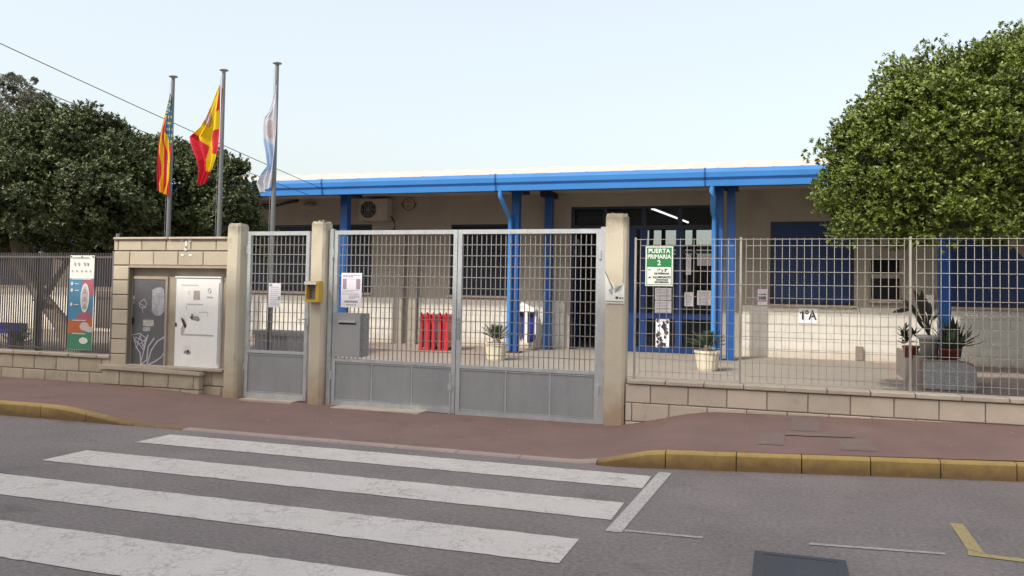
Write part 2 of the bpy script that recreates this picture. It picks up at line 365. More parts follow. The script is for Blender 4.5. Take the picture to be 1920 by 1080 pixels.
# dark utility cover
dc = thing('utility_cover', (.2, 4.6, 0), 'dark square utility cover set in the road below the yellow kerb', 'manhole cover')
p = [at(1415,1036,Z=0), at(1583,1042,Z=0)]
x0, x1, y1 = p[0].x, p[1].x, 5.0
dcf = MB(); 
for (a, b, c, d) in ((x0, x1, y1-.05, y1), (x0, x0+.05, y1-.75, y1-.05), (x1-.05, x1, y1-.75, y1-.05), (x0, x1, y1-.8, y1-.75)): dcf.box(a, b, c, d, -.03, .006)
build('frame', dcf, dark_patch, dc)
dl = MB().box(x0+.055, x1-.055, y1-.745, y1-.055, -.03, .004)
for i in (0, 1): dl.box(x0+.12+i*(x1-x0-.34), x0+.22+i*(x1-x0-.34), y1-.43, y1-.40, .004, .006)
build('lid', dl, dark_patch, dc)

# sidewalk surface with the two ramps of the lowered kerb
def smooth(t): t = max(0, min(1, t)); return t*t*(3-2*t)
def kerb_z(x):
    if x < -4: return .13*smooth((-6.15-x)/1.5)
    return .13*smooth((x+1.75)/.85)
def fence_z(x):
    if x < -4: return .03 + .085*smooth((-6.3-x)/2.0)
    return .015 + .225*smooth((x+1.9)/1.3) + max(0, min(.05, (x+.6)*.02))
def walk_z(x, y):
    t = max(0, min(1, (y-kerb_y_at(x))/(9.0-kerb_y_at(x))))
    return .008 + kerb_z(x)*(1-t) + fence_z(x)*t
sw = MB(); xs = [-60, -30, -14] + [-11+.15*i for i in range(0, 107)] + [8, 15, 30, 60]; vs = []; fs = []; NJ = 9
for x in xs:
    k = kerb_y_at(x)+.10
    for j in range(NJ): y = k+(9.5-k)*j/(NJ-1); vs.append((x, y, walk_z(x, y)))
for i in range(len(xs)-1):
    for j in range(NJ-1): fs.append((i*NJ+j, (i+1)*NJ+j, (i+1)*NJ+j+1, i*NJ+j+1))
sw.add(vs, fs, 0, True); walk = build('sidewalk', sw, pave, kind='structure')
def patch(name, poly, m, dz=.004):
    """a four-cornered repair that follows the slope of the pavement"""
    n = 8; vs = []
    for j in range(n+1):
        for i in range(n+1):
            u, v = i/n, j/n
            x = (poly[0][0]*(1-u)+poly[1][0]*u)*(1-v)+(poly[3][0]*(1-u)+poly[2][0]*u)*v+random.uniform(-.008, .008)
            y = (poly[0][1]*(1-u)+poly[1][1]*u)*(1-v)+(poly[3][1]*(1-u)+poly[2][1]*u)*v+random.uniform(-.008, .008)
            vs.append((x, y, walk_z(x, y)+dz))
    return build(name, MB().add(vs, [(j*(n+1)+i, j*(n+1)+i+1, (j+1)*(n+1)+i+1, (j+1)*(n+1)+i) for j in range(n) for i in range(n)]), m, walk)
patch('paving_patch', [(-.2, 7.62), (.02, 7.65), (.03, 8.12), (-.19, 8.08)], grey_pave)
patch('paving_patch', [(.07, 8.25), (.33, 8.28), (.35, 8.92), (.09, 8.92)], grey_pave)
patch('paving_patch', [(.03, 8.03), (.62, 8.12), (.62, 8.28), (.03, 8.2)], grey_pave, .008)
patch('paving_patch', [(.48, 7.66), (.78, 7.7), (.76, 8.1), (.5, 8.05)], grey_pave, .004)
# thresholds of pale concrete under the gates
th = MB().box(-5.15, -4.0, 8.78, 9.1, -.02, .045); build('threshold', th, coping, walk)
th = MB().box(-6.5, -5.75, 8.86, 9.1, -.02, .058); build('threshold', th, coping, walk)

lb2 = MB()
for k in range(110):
    x = random.uniform(-9.5, 3.2); y = random.choice((random.uniform(7.2, 8.9), random.uniform(8.6, 8.92))); s_ = random.uniform(.004, .012); a = random.uniform(0, 3.1); z = walk_z(x, y)+.006
    if -6.9 < x < -1.6 and y > 8.8: continue
    lb2.add([(x+s_*math.cos(a), y+s_*math.sin(a), z), (x-s_*math.sin(a)*.6, y+s_*math.cos(a)*.6, z+.004), (x-s_*math.cos(a), y-s_*math.sin(a), z), (x+s_*math.sin(a)*.6, y-s_*math.cos(a)*.6, z+.003)], [(0,1,2,3)], k % 3)
build('litter', lb2, [mat('dry_leaf', (.20, .12, .06), .9), mat('paper_scrap', (.60, .58, .54), .9), mat('twig', (.10, .07, .05), .9)], walk, kind='stuff')
# kerbs
kerb = build('kerb', MB().box(-60, -12, 6.95, 7.09, -.05, .12), kerb_g, kind='structure')
build('kerb_far', MB().box(6, 60, 8.1, 8.24, -.05, .12), kerb_g, kerb)
def kerb_stone(xa, xb, m, name='kerb_stone'):
    b = MB(); g_ = .004; n = 4; vs = []
    xa += g_; xb -= g_
    for i in range(n+1):
        x = xa+(xb-xa)*i/n; y = kerb_y_at(x); z = kerb_z(x)+.012
        vs += [(x, y, -.04), (x, y+.003, z-.018), (x, y+.02, z), (x, y+.12, z), (x, y+.12, -.04)]
    fs = []
    for i in range(n):
        for j in range(4): fs.append((i*5+j, i*5+5+j, i*5+6+j, i*5+1+j))
    fs += [(0,1,2,3,4), tuple(reversed([n*5+k for k in range(5)]))]
    build(name, b.add(vs, fs), m, kerb, origin=((xa+xb)/2, kerb_y_at((xa+xb)/2), 0))
x = -12.0
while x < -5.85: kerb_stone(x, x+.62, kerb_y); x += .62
xl = x
while x < -1.52: kerb_stone(x, -1.5 if x+.75 > -1.5 else x+.6, kerb_p); x += .6 if x+.75 <= -1.5 else 9
edges = [-1.5, -.93, -.36, .16, .70, 1.24, 1.82, 2.4, 2.98, 3.5, 4.1, 4.7, 5.3, 5.9]
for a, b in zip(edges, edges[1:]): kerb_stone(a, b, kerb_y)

# yard behind the fence, entrance slab, far sidewalk across the street
build('yard', MB().add([(-40,9.4,.03),(12,9.4,.03),(12,30,.03),(-40,30,.03)], [(0,1,2,3)]), yard_m, kind='structure')
build('entrance_path', MB().box(-5.75, 1.95, 14.2, 20.3, .0, .055), slab_m, kind='structure')
build('opposite_sidewalk', MB().box(-60, 60, -4.4, -2.6, -.05, .12), pave, kind='structure')

# ================================================================== SCHOOL BUILDING
YW = 20.3; YG = 17.9
sch = thing('school_building', (-6, YW, 0), 'long single storey school with blue gutter, blue columns and white lower walls behind the gates', 'building')
X0, X1, ZT = -30.0, 12.0, 4.0
ops = [(-30.0, -22.0, 1.40, 3.28), (-21.0, -16.6, 1.40, 3.28), (-14.6, -10.75, 1.38, 3.27), (-8.41, -6.62, 1.36, 3.24), (-5.12, -1.55, .06, 3.66),
       (-.28, 1.55, 1.30, 3.24), (1.87, 2.54, 1.42, 2.42), (3.3, 8.2, 1.32, 3.24)]
wl = MB(); prev = X0
TH = .28
for (a, b, z0, z1) in ops:
    if a > prev: wl.box(prev, a, YW, YW+TH, 0, ZT)
    if z0 > .1: wl.box(a, b, YW, YW+TH, 0, z0)
    wl.box(a, b, YW, YW+TH, z1, ZT); prev = b
wl.box(prev, X1, YW, YW+TH, 0, ZT)
# merge colours: the upper wall is beige, the lower wall white painted block
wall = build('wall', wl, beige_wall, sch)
bm_ = chamfer_block(.392, .03, .192, .004).mesh('block', wall_block_m)
cuts_lo = [(-5.3, -1.45), (-9.95, -9.75), (-9.55, -9.35)]
rows = 6; nb = 0
for r_ in range(rows+1):
    z = .05+r_*.2
    hs = 1.0 if r_ < rows else .35/ .4
    a0 = -12.6 if r_ < rows else -12.6
    if r_ == rows: continue
    for (xa, xb) in ((-14.6, -9.95), (-9.3, -5.25), (-.9, 8.3)):
        course(wall, xa, xb, YW-.03, z, bm_, .4, .008, -.93+(.2 if r_ % 2 else 0), 'block', .003)
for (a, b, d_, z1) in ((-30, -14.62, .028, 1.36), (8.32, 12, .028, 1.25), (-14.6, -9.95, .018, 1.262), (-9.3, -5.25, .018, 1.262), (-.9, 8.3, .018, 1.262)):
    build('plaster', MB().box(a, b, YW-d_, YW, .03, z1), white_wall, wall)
# pilasters
for (a, b) in ((-9.93, -9.72), (-9.52, -9.32)):
    build('pilaster', MB().box(a, b, YW-.16, YW, .03, 3.0), beige_wall, sch, origin=(a, YW, 0))
# side, back and hall
bk = MB()
bk.box(X0-.25, X0, YW, 32, 0, ZT).box(X1, X1+.25, YW, 32, 0, ZT)
build('wall', bk, beige_wall, sch)
hb = MB(); hy = 27.5
hb.box(-9.75, -9.6, YW+TH, hy, .05, ZT).box(-9.6, -5.3, YW+TH+.002, YW+TH+.06, .05, ZT); hb.box(-1.2, -1.05, YW+TH, hy, .05, ZT)
# back wall of the hall with a band of windows to the daylight beyond
w0, w1, w2, w3 = (at(1280, q, Y=hy).z for q in (477, 468, 459, 431))
hb.box(-9.6, -1.2, hy, hy+.15, .05, w0); hb.box(-9.6, -1.2, hy, hy+.15, w1, w2); hb.box(-9.6, -1.2, hy, hy+.15, w3, 4.1)
op_ = [at(q, 445, Y=hy).x for q in (1207, 1217, 1225, 1240, 1247, 1276, 1284, 1298, 1305, 1338)]
for za, zb in ((w0, w1), (w2, w3)):
    ed_ = [-9.6]+op_+[at(1346, 445, Y=hy).x]
    for k in range(0, len(ed_)-1, 2): hb.box(ed_[k], ed_[k+1], hy, hy+.15, za, zb)
hb.box(-9.6, -1.2, YW+TH, hy, 4.1, 4.2)
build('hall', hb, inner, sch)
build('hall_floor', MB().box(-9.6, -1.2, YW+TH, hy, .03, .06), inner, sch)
# roof
rf = MB(); n = 150; xs_ = [X0-.3+(X1-X0+.6)*i/n for i in range(n+1)]
vs = []; fs = []
for i, x in enumerate(xs_):
    up = .02*math.cos(i*math.pi)
    vs += [(x, YG-.02, 4.165+up), (x, YG+1.0, 4.43+up), (x, YG+1.6, 4.57+up), (x, 24, 4.75+up), (x, 32, 4.3+up)]
for i in range(n):
    for j in range(4): fs.append((i*5+j, i*5+5+j, i*5+6+j, i*5+1+j))
rf.add(vs, fs); roof = build('roof', rf, roof_m, sch)
sf = MB().box(X0-.2, X1+.2, YG+.1, YW+TH, 4.0, 4.06).box(X0-.2, X1+.2, YW-.02, YW+.1, 4.06, 4.3); build('soffit', sf, beige_wall, sch)
build('edge_beam', MB().box(X0-.2, X1+.2, YG+.55, YG+.67, 3.86, 3.998), door_blue, sch)
# gutter in lengths
gz0 = at(1000, 350, Y=YG).z; gz1 = at(1000, 319, Y=YG).z
gz0 = 3.80; gz1 = 4.17
jx = [-26, -21.5, -17] + [at(605, 350, Y=YG).x, at(930, 340, Y=YG).x, at(1322, 330, Y=YG).x] + [3.4, 7.5, 12.2]
prof = [(.10, gz0), (0, gz0), (-.02, gz0+.115), (.012, gz0+.122), (.012, gz0+.138), (-.045, gz0+.185), (-.065, gz0+.29), (-.06, gz1), (-.035, gz1+.006), (-.03, gz1-.02), (.10, gz1-.02)]
for a, b in zip(jx, jx[1:]):
    gm = MB(); vs = [(a+.004, YG+y, z) for y, z in prof]+[(b-.004, YG+y, z) for y, z in prof]; k = len(prof)
    gm.add(vs, [(i, i+1, i+1+k, i+k) for i in range(k-1)]+[(k-1, 0, k, 2*k-1), tuple(reversed(range(k))), tuple(range(k, 2*k))])
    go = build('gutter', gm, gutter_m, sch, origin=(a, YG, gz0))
    sm_ = MB(); vs = [(a-.018, YG+y-.012, z) for y, z in prof[:8]]+[(a+.018, YG+y-.012, z) for y, z in prof[:8]]
    sm_.add(vs, [(i, i+1, i+9, i+8) for i in range(7)]); sm_.box(a-.018, a+.018, YG-.07, YG+.02, gz1+.003, gz1+.014)
    build('gutter_strap', sm_, blue_paint, go)
# columns
def column(xc, yc, wd=.20, base=True, top=3.86):
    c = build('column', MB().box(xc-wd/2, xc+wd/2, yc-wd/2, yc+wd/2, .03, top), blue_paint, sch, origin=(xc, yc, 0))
    build('bracket', MB().box(xc-wd/2-.05, xc+wd/2+.05, yc-.35, yc+.6, top, top+.13), navy, c)
    if base: build('base_plate', MB().box(xc-.16, xc+.16, yc-.16, yc+.16, .03, .06), soil, c)
    return c
def X(px, py, Y): return at(px, py, Y=Y).x
column(X(643, 450, 18.6), 18.7, .20)
cA = column(X(964, 500, 18.6), 18.7, .19)
column(X(1026, 500, 19.9), 20.0, .19, True)
cC = column(X(1347, 500, 18.6), 18.7, .17, False)
column(X(1366, 500, 18.6)+.03, 18.85, .17)
column(X(1768, 540, 18.6)+.04, 18.7, .22)
column(-15.1, 18.7); column(-19.5, 18.7)
for (px, c) in ((938, cA), (1335, cC)):
    xa = X(px, 360, YG+.05); xc = wloc(c).x - .06
    pm = MB().tube([(xa, YG+.06, gz0+.02), (xa, YG+.06, gz0-.12), (xa+.02, YG+.09, gz0-.2), (xc-.06, 18.45, gz0-.5), (xc-.03, 18.54, gz0-.62), (xc-.03, 18.55, 2.0), (xc-.03, 18.55, .1)], .058, 10)
    build('downpipe', pm, gutter_m, sch, origin=(xa, YG, gz0))
# windows with roller shutters
def shutter_window(a, b, z0, z1, m, drop=0.0):
    wf = MB()
    for q in ((a, a+.05, z0, z1), (b-.05, b, z0, z1), (a+.05, b-.05, z0, z0+.05), (a+.05, b-.05, z1-.05, z1)): wf.box(q[0], q[1], YW+.08, YW+.14, q[2], q[3])
    f = build('window', wf, frame_dark, sch, origin=(a, YW, z0))
    s_ = MB(); z = z0+.05+drop; k = 0
    while z < z1-.06:
        h = min(.052, z1-.05-z); s_.add([(a+.05, YW+.10, z), (b-.05, YW+.10, z), (b-.05, YW+.097, z+h*.5), (a+.05, YW+.097, z+h*.5), (b-.05, YW+.10, z+h*.93), (a+.05, YW+.10, z+h*.93), (b-.05, YW+.103, z+h), (a+.05, YW+.103, z+h)],
              [(0,1,2,3), (3,2,4,5), (5,4,6,7)]); z += h
    build('shutter', s_, m, f)
    build('pane', MB().box(a+.05, b-.05, YW+.118, YW+.124, z0+.05, z1-.05), dark_glass, f)
    build('sill', MB().box(a-.05, b+.05, YW-.09, YW+.08, z0-.055, z0-.002), coping, f)
shutter_window(*ops[0], navy); shutter_window(*ops[1], navy); shutter_window(*ops[2], navy); shutter_window(*ops[3], navy)
shutter_window(*ops[5], shutter_b); shutter_window(*ops[7], shutter_b)
a, b, z0, z1 = ops[6]; wf = MB()
for q in ((a, a+.04, z0, z1), (b-.04, b, z0, z1), (a+.04, b-.04, z0, z0+.04), (a+.04, b-.04, z1-.04, z1), (a+.04, b-.04, 1.93, 2.03)): wf.box(q[0], q[1], YW+.03, YW+.09, q[2], q[3])
f = build('window', wf, beige_wall, sch, origin=(a, YW, z0))
for (p0, p1) in ((z0+.04, 1.93), (2.03, z1-.04)): build('pane', MB().box(a+.04, b-.04, YW+.055, YW+.065, p0, p1), dark_glass, f)
build('sill', MB().box(a-.03, b+.03, YW-.07, YW+.03, z0-.045, z0-.002), coping, f)
# entrance: glazed screen with transoms; the left doorway stands open
a, b, z0, z1 = ops[4]
xm = [X(1072, 400, YW), X(1133, 400, YW), X(1205, 500, YW), X(1273, 500, YW), b-.03]
xm[0] = a+.03
ent = build('entrance_screen', MB().box(a, b, YW+.08, YW+.16, z1-.06, z1).box(a, a+.06, YW+.08, YW+.16, z0, z1-.06).box(b-.06, b, YW+.08, YW+.16, z0, z1-.06), frame_dark, sch, origin=(a, YW, 0))
zt = 3.14
build('transom', MB().box(a+.06, b-.06, YW+.07, YW+.17, zt-.06, zt+.04), frame_dark, ent)
for i, xx in enumerate(xm[1:4]):
    build('mullion', MB().box(xx-.055 if i else xx-.03, xx+.055 if i else xx+.03, YW+.06, YW+.18, zt+.04, z1-.06), frame_dark, ent)
for i, xx in enumerate(xm[1:4]):
    if i == 0: continue
    build('mullion', MB().box(xx-.085, xx+.085, YW+.05, YW+.19, z0, zt-.06), door_blue, ent)
build('mullion', MB().box(X(1181, 550, YW)-.11, X(1181, 550, YW)+.11, YW+.05, YW+.2, z0, zt-.06), door_blue, ent)
xs4 = [a+.06]+xm[1:4]+[b-.06]
for xa, xb in zip(xs4, xs4[1:]): build('pane', MB().box(xa+.055, xb-.055, YW+.117, YW+.123, zt+.04, z1-.06), gl, ent)
gx = [X(1181, 550, YW)+.11, xm[2]-.085, xm[2]+.085, xm[3]-.085, xm[3]+.085, b-.06]
for k in range(0, 6, 2):
    xa, xb = gx[k], gx[k+1]
    build('pane', MB().box(xa, xb, YW+.117, YW+.123, z0+.12, zt-.06), gl, ent)
    build('bottom_rail', MB().box(xa, xb, YW+.07, YW+.17, z0, z0+.12), door_blue, ent)
    build('middle_rail', MB().box(xa, xb, YW+.09, YW+.15, .88, 1.02), door_blue, ent)
    build('middle_rail', MB().box(xa, xb, YW+.09, YW+.15, 2.48, 2.56), frame_dark, ent)
# open door leaf
ld = thing('open_door', (-5.0, YW+.2, .06), 'dark glazed door leaf standing open at the left of the school entrance', 'door')
lx = X(1052, 600, YW)+.12
dm = MB()
for (y0, y1, za, zb) in ((YW+.2, YW+.3, .08, 2.9), (YW+1.05, YW+1.15, .08, 2.9), (YW+.3, YW+1.05, .08, .25), (YW+.3, YW+1.05, 2.78, 2.9), (YW+.3, YW+1.05, 1.0, 1.1)): dm.box(lx, lx+.05, y0, y1, za, zb)
build('frame', dm, door_blue, ld); build('pane', MB().box(lx+.02, lx+.03, YW+.3, YW+1.05, .25, 2.78), gl, ld)
# notices behind the entrance glass
def sheet(name, x0, x1, z0, z1, y, m, label, cat, thick=.004, group=None):
    return solid(name, MB().box(x0, x1, y-thick, y, z0, z1), m, label, cat, group, origin=((x0+x1)/2, y, z0))
def rect(px0, py0, px1, py1, Y):
    p, q = at(px0, py1, Y=Y), at(px1, py0, Y=Y); return p.x, q.x, p.z, q.z
yp = YW+.112
# picture poster at the foot of the glass
q = rect(1229, 598, 1255, 654, yp); po = thing('poster', ((q[0]+q[1])/2, yp, q[2]), 'tall black and white picture poster low on the entrance glass', 'poster')
build('sheet', MB().box(q[0], q[1], yp-.004, yp, q[2], q[3]), paper, po)
pm = MB()
for i in range(34):
    cx, cz = random.uniform(q[0]+.04, q[1]-.04), random.uniform(q[2]+.05, q[3]-.05); s = random.uniform(.015, .05)
    pm.add([(cx+s*random.uniform(.6, 1.3)*math.cos(t), yp-.0055-.0001*i, cz+s*1.4*random.uniform(.5, 1.3)*math.sin(t)) for t in [k*math.pi/3 for k in range(6)]], [(5,4,3,2,1,0)])
build('print', pm, ink, po)
# leaflets taped to the glass
lf = [(1208, 470, 1216, 520, 'small white leaflet taped beside the left edge of the entrance glass'),
      (1228, 540, 1259, 562, 'upper of two wide grey notices on the entrance glass under the green sign'),
      (1228, 564, 1259, 588, 'lower of two wide grey notices on the entrance glass under the green sign'),
      (1286, 478, 1296, 515, 'narrow tall leaflet on the second glass pane of the entrance'),
      (1307, 478, 1334, 498, 'pale notice high on the right glass pane of the entrance'),
      (1307, 545, 1334, 572, 'pale notice at mid height on the right glass pane of the entrance'),
      (1283, 548, 1300, 574, 'small notice at mid height on the second glass pane of the entrance')]
for (x_0, y_0, x_1, y_1, lb) in lf:
    q = rect(x_0, y_0, x_1, y_1, yp); t = thing('notice', ((q[0]+q[1])/2, yp, q[2]), lb, 'notice', 'leaflets on the entrance glass')
    build('sheet', MB().box(q[0], q[1], yp-.003, yp, q[2], q[3]), paper, t)
    pm = MB(); z = q[3]-.04
    while z > q[2]+.03:
        pm.box(q[0]+.03, q[1]-.03-random.random()*.06, yp-.005, yp-.004, z-.012, z); z -= .035
    build('print', pm, print_grey, t)
# things in the hall: lamp, cabinets, boards
p0, p1 = at(1222, 391, Y=22.0), at(1290, 417, Y=25.6)
lt = thing('ceiling_light', ((p0.x+p1.x)/2, 23.8, 3.9), 'long lit fluorescent tube under the dark hall ceiling', 'lamp')
build('tube', MB().tube([p0, p1], .026, 8), tube_m, lt)
build('holder', MB().tube([p0+Vector((0,0,.06)), p1+Vector((0,0,.06))], .04, 6), inner, lt)
hc = MB(); 
cb = thing('cabinet', (-3.2, 26.9, .06), 'grey cabinet against the back wall of the hall', 'cabinet')
build('body', MB().box(-3.8, -2.7, 26.9, 27.4, .06, 2.0), grey_metal, cb)
for k in range(2): build('door', MB().box(-3.78+k*.54, -3.26+k*.54, 26.87, 26.897, .12, 1.96), grey_metal, cb)
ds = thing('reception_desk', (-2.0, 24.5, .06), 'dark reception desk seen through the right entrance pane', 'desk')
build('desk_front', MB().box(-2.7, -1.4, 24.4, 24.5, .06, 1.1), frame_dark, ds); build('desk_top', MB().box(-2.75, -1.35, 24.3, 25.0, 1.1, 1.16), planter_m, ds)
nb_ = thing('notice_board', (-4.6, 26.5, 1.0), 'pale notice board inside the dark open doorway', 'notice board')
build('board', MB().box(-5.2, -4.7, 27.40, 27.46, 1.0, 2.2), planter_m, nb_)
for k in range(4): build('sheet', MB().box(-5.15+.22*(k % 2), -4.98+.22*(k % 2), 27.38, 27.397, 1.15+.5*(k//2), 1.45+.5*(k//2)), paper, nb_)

# ---- things fixed to the school wall
def aircon(x, z, label, y=YW):
    t = thing('air_conditioner', (x, y, z), label, 'air conditioner')
    b = MB().box(x-.42, x+.42, y-.36, y-.06, z, z+.58); body = build('casing', b, mat('casing_beige', (.40, .37, .32), .6), t)
    g_ = MB()
    for r_ in (.06, .12, .18, .235):
        pts = [(x-.14+r_*math.cos(k*math.pi/10), y-.375, z+.29+r_*math.sin(k*math.pi/10)) for k in range(21)]; g_.tube(pts, .006, 4, caps=False)
    for k in range(8): g_.tube([(x-.14, y-.375, z+.29), (x-.14+.24*math.cos(k*math.pi/4), y-.375, z+.29+.24*math.sin(k*math.pi/4))], .005, 4)
    build('grille', g_, grey_metal, body)
    build('fan', MB().disc(x-.14, y-.362, z+.29, .235, .235, 24), black, body)
    for s in (-.3, .3): build('bracket', MB().box(x+s-.02, x+s+.02, y-.38, y, z-.04, z-.002), grey_metal, t)
    build('hose', MB().tube([(x+.44, y-.15, z+.12), (x+.52, y-.12, z-.02), (x+.5, y-.05, z-.2), (x+.35, y-.03, z-.32)], .018, 6), black, t)
p = at(699, 413, Y=YW-.36); aircon(p.x, p.z, 'outdoor air conditioning unit under the eave above the left gate leaf')
p = at(1562, 385, Y=YW-.36); aircon(p.x, p.z, 'outdoor air conditioning unit half hidden by the right tree')
p = at(578, 384, Y=YW-.1); t = thing('bulkhead_lamp', (p.x, YW, p.z), 'oval bulkhead lamp high on the shaded wall behind the small gate', 'lamp')
build('lamp_base', MB().lathe((0,0,0), [(.001, 0), (.22, 0), (.22, .03), (.2, .04)], 20), grey_metal, t)
t.children[0].data.transform(Matrix.Translation(Vector((p.x, YW, p.z))-Vector((p.x, YW, p.z)))) if False else None
bl = t.children[0]; bl.location = (0, 0, 0)
me_ = bl.data; me_.transform(Matrix.Translation((p.x, YW, p.z))); me_.transform(Matrix.Translation((-p.x, -YW, -p.z)))
for v in me_.vertices: v.co += Vector((p.x, YW, p.z))
for v in me_.vertices:
    c_ = v.co; v.co = (c_.x, -c_.z, c_.y*.42)
dm = MB(); n = 12; vs = []; fs = []
for i in range(6):
    ph = i*math.pi/10
    for k in range(n): vs.append((p.x+.19*math.cos(ph)*math.cos(2*math.pi*k/n), YW-.04-.1*math.sin(ph), p.z+.085*math.cos(ph)*math.sin(2*math.pi*k/n)))
for i in range(5):
    for k in range(n): fs.append((i*n+k, i*n+(k+1) % n, (i+1)*n+(k+1) % n, (i+1)*n+k))
build('lamp_glass', dm.add(vs, fs, 0, True), planter_m, t)
# round wall emblem
p = at(767, 383, Y=YW); t = thing('wall_emblem', (p.x, YW, p.z), 'faint round emblem on the upper wall right of the air conditioner', 'emblem')
ring = [(p.x+.17*math.cos(k*math.pi/12), YW-.012, p.z+.17*math.sin(k*math.pi/12)) for k in range(25)]
build('disc', MB().disc(p.x, YW-.006, p.z, .17, .17, 28), beige_wall, t); build('ring', MB().tube(ring, .012, 5, caps=False), mat('emblem_brown', (.16, .12, .09), .8), t)
eb = MB(); 
for s in (-1, 1): eb.tube([(p.x+s*.15, YW-.012, p.z-.1), (p.x+s*.21, YW-.012, p.z-.02), (p.x+s*.19, YW-.012, p.z+.03)], .016, 5)
eb.tube([(p.x-.07, YW-.012, p.z+.05), (p.x, YW-.012, p.z+.08), (p.x+.07, YW-.012, p.z+.05)], .01, 5).tube([(p.x-.06, YW-.012, p.z-.06), (p.x+.06, YW-.012, p.z-.06)], .01, 5)
build('figure', eb, mat('emblem_brown', (.16, .12, .09), .8), t)
# room sign 1ºA
q = rect(1497, 577, 1533, 606, YW-.035); t = thing('room_sign', ((q[0]+q[1])/2, YW-.035, q[2]), 'white paper sign reading 1ºA on the wall under the right window', 'sign')
build('sheet', MB().box(q[0], q[1], YW-.039, YW-.036, q[2], q[3]), paper, t)
xc_, zc_ = (q[0]+q[1])/2, (q[2]+q[3])/2
build('numeral', MB().prism([(xc_-.135, zc_-.10), (xc_-.095, zc_-.10), (xc_-.095, zc_+.10), (xc_-.125, zc_+.10), (xc_-.175, zc_+.065), (xc_-.175, zc_+.03), (xc_-.135, zc_+.055)], YW-.042, YW-.0405), ink, t)
lettering('ºA', .30, ink, t, (xc_+.055, YW-.041, zc_), .80)
q = rect(1418, 540, 1441, 574, YW); t = thing('notice', ((q[0]+q[1])/2, YW, q[2]), 'dark framed notice on the wall left of the right window', 'notice')
build('frame', MB().box(q[0], q[1], YW-.02, YW, q[2], q[3]), mauve, t)
build('sheet', MB().box(q[0]+.03, q[1]-.03, YW-.024, YW-.021, q[2]+.14, q[3]-.03).box(q[0]+.03, q[1]-.03, YW-.024, YW-.021, q[2]+.03, q[2]+.11), paper, t)
build('print', MB().box(q[0]+.05, q[1]-.05, YW-.027, YW-.025, q[2]+.16, q[2]+.23).box(q[0]+.05, q[1]-.05, YW-.027, YW-.025, q[2]+.27, q[2]+.29), ink, t)
# small white cabinet on wall and junction box with conduit
q = rect(1735, 553, 1750, 592, YW-.035); solid('meter_box', MB().box(q[0], q[1], YW-.12, YW-.036, q[2], q[3]).box(q[0]+.02, q[1]-.02, YW-.127, YW-.121, q[2]+.02, q[3]-.02), white_plastic, 'small white box on the wall left of the right blue column', 'box')
q = rect(1604, 655, 1618, 680, YW-.04); t = thing('junction_box', ((q[0]+q[1])/2, YW-.035, .05), 'grey junction box low on the white wall with a thin conduit rising from it', 'junction box')
build('box', MB().box(q[0], q[1], YW-.14, YW-.037, .06, .38), planter_m, t); build('lid', MB().box(q[0]+.02, q[1]-.02, YW-.15, YW-.141, .08, .36), planter_m, t)
xx = (q[0]+q[1])/2; build('conduit', MB().tube([(xx, YW-.05, .38), (xx, YW-.05, 1.1), (xx-.03, YW-.05, 1.25)], .012, 6), white_plastic, t)
# loose cables under the eave
cbm = MB(); a_ = at(475, 378, Y=YW-.05); b_ = at(560, 376, Y=YW-.05)
for k in range(3):
    pts = []
    for i in range(9):
        u = i/8; q_ = a_.lerp(b_, u); pts.append((q_.x, YW-.05-.01*k, q_.z-.12*math.sin(math.pi*u*(1+.3*k))-.05*k+random.uniform(-.03, .03)))
    cbm.tube(pts, .016, 5)
solid('cable', cbm, black, 'tangle of black cables hanging under the eave behind the third flagpole', 'cable')

# ---- litter bin on the wall between the two blue columns
yb_ = 19.75
q = rect(973, 567, 1008, 642, yb_); cx = (q[0]+q[1])/2; t = thing('litter_bin', (cx, yb_, .05), 'blue litter bin with white frame and sloping white hood between two blue columns', 'litter bin')
zb = q[2]; zt_ = q[3]; hh = zt_-zb
build('bin_body', MB().lathe((cx+.02, yb_, zb), [(.02, 0), (.12, .03), (.17, .12), (.185, hh*.6), (.19, hh*.72)], 16), bin_blue, t)
build('rim', MB().lathe((cx+.02, yb_, zb), [(.19, hh*.66), (.215, hh*.66), (.215, hh*.76), (.19, hh*.76)], 16), black, t)
hd = MB(); s0 = -.23; s1 = .22
hd.add([(cx+s0, yb_-.2, zb+hh*.76), (cx+s1, yb_-.2, zb+hh*.78), (cx+s0+.08, yb_-.05, zb+hh), (cx+s1-.02, yb_-.05, zb+hh*.84), (cx+s0, yb_+.2, zb+hh*.8), (cx+s1, yb_+.2, zb+hh*.8),
        (cx+s0+.04, yb_-.19, zb+hh*.93)], [(0,1,3,6), (6,3,2), (2,3,5,4), (0,6,2,4), (1,5,3), (0,4,5,1)])
build('hood', hd, white_plastic, t)
fr = MB(); fr.box(cx-.235, cx-.19, yb_-.21, yb_+.1, zb+.05, zb+hh*.9).box(cx-.045, cx+.045, yb_-.225, yb_-.195, zb, zb+hh*.85).box(cx+.2, cx+.23, yb_-.1, yb_+.1, zb+.2, zb+hh*.8)
build('frame', fr, white_plastic, t); build('post', MB().tube([(cx, yb_+.22, .03), (cx, yb_+.22, zb+hh*.9)], .035, 8), white_plastic, t)

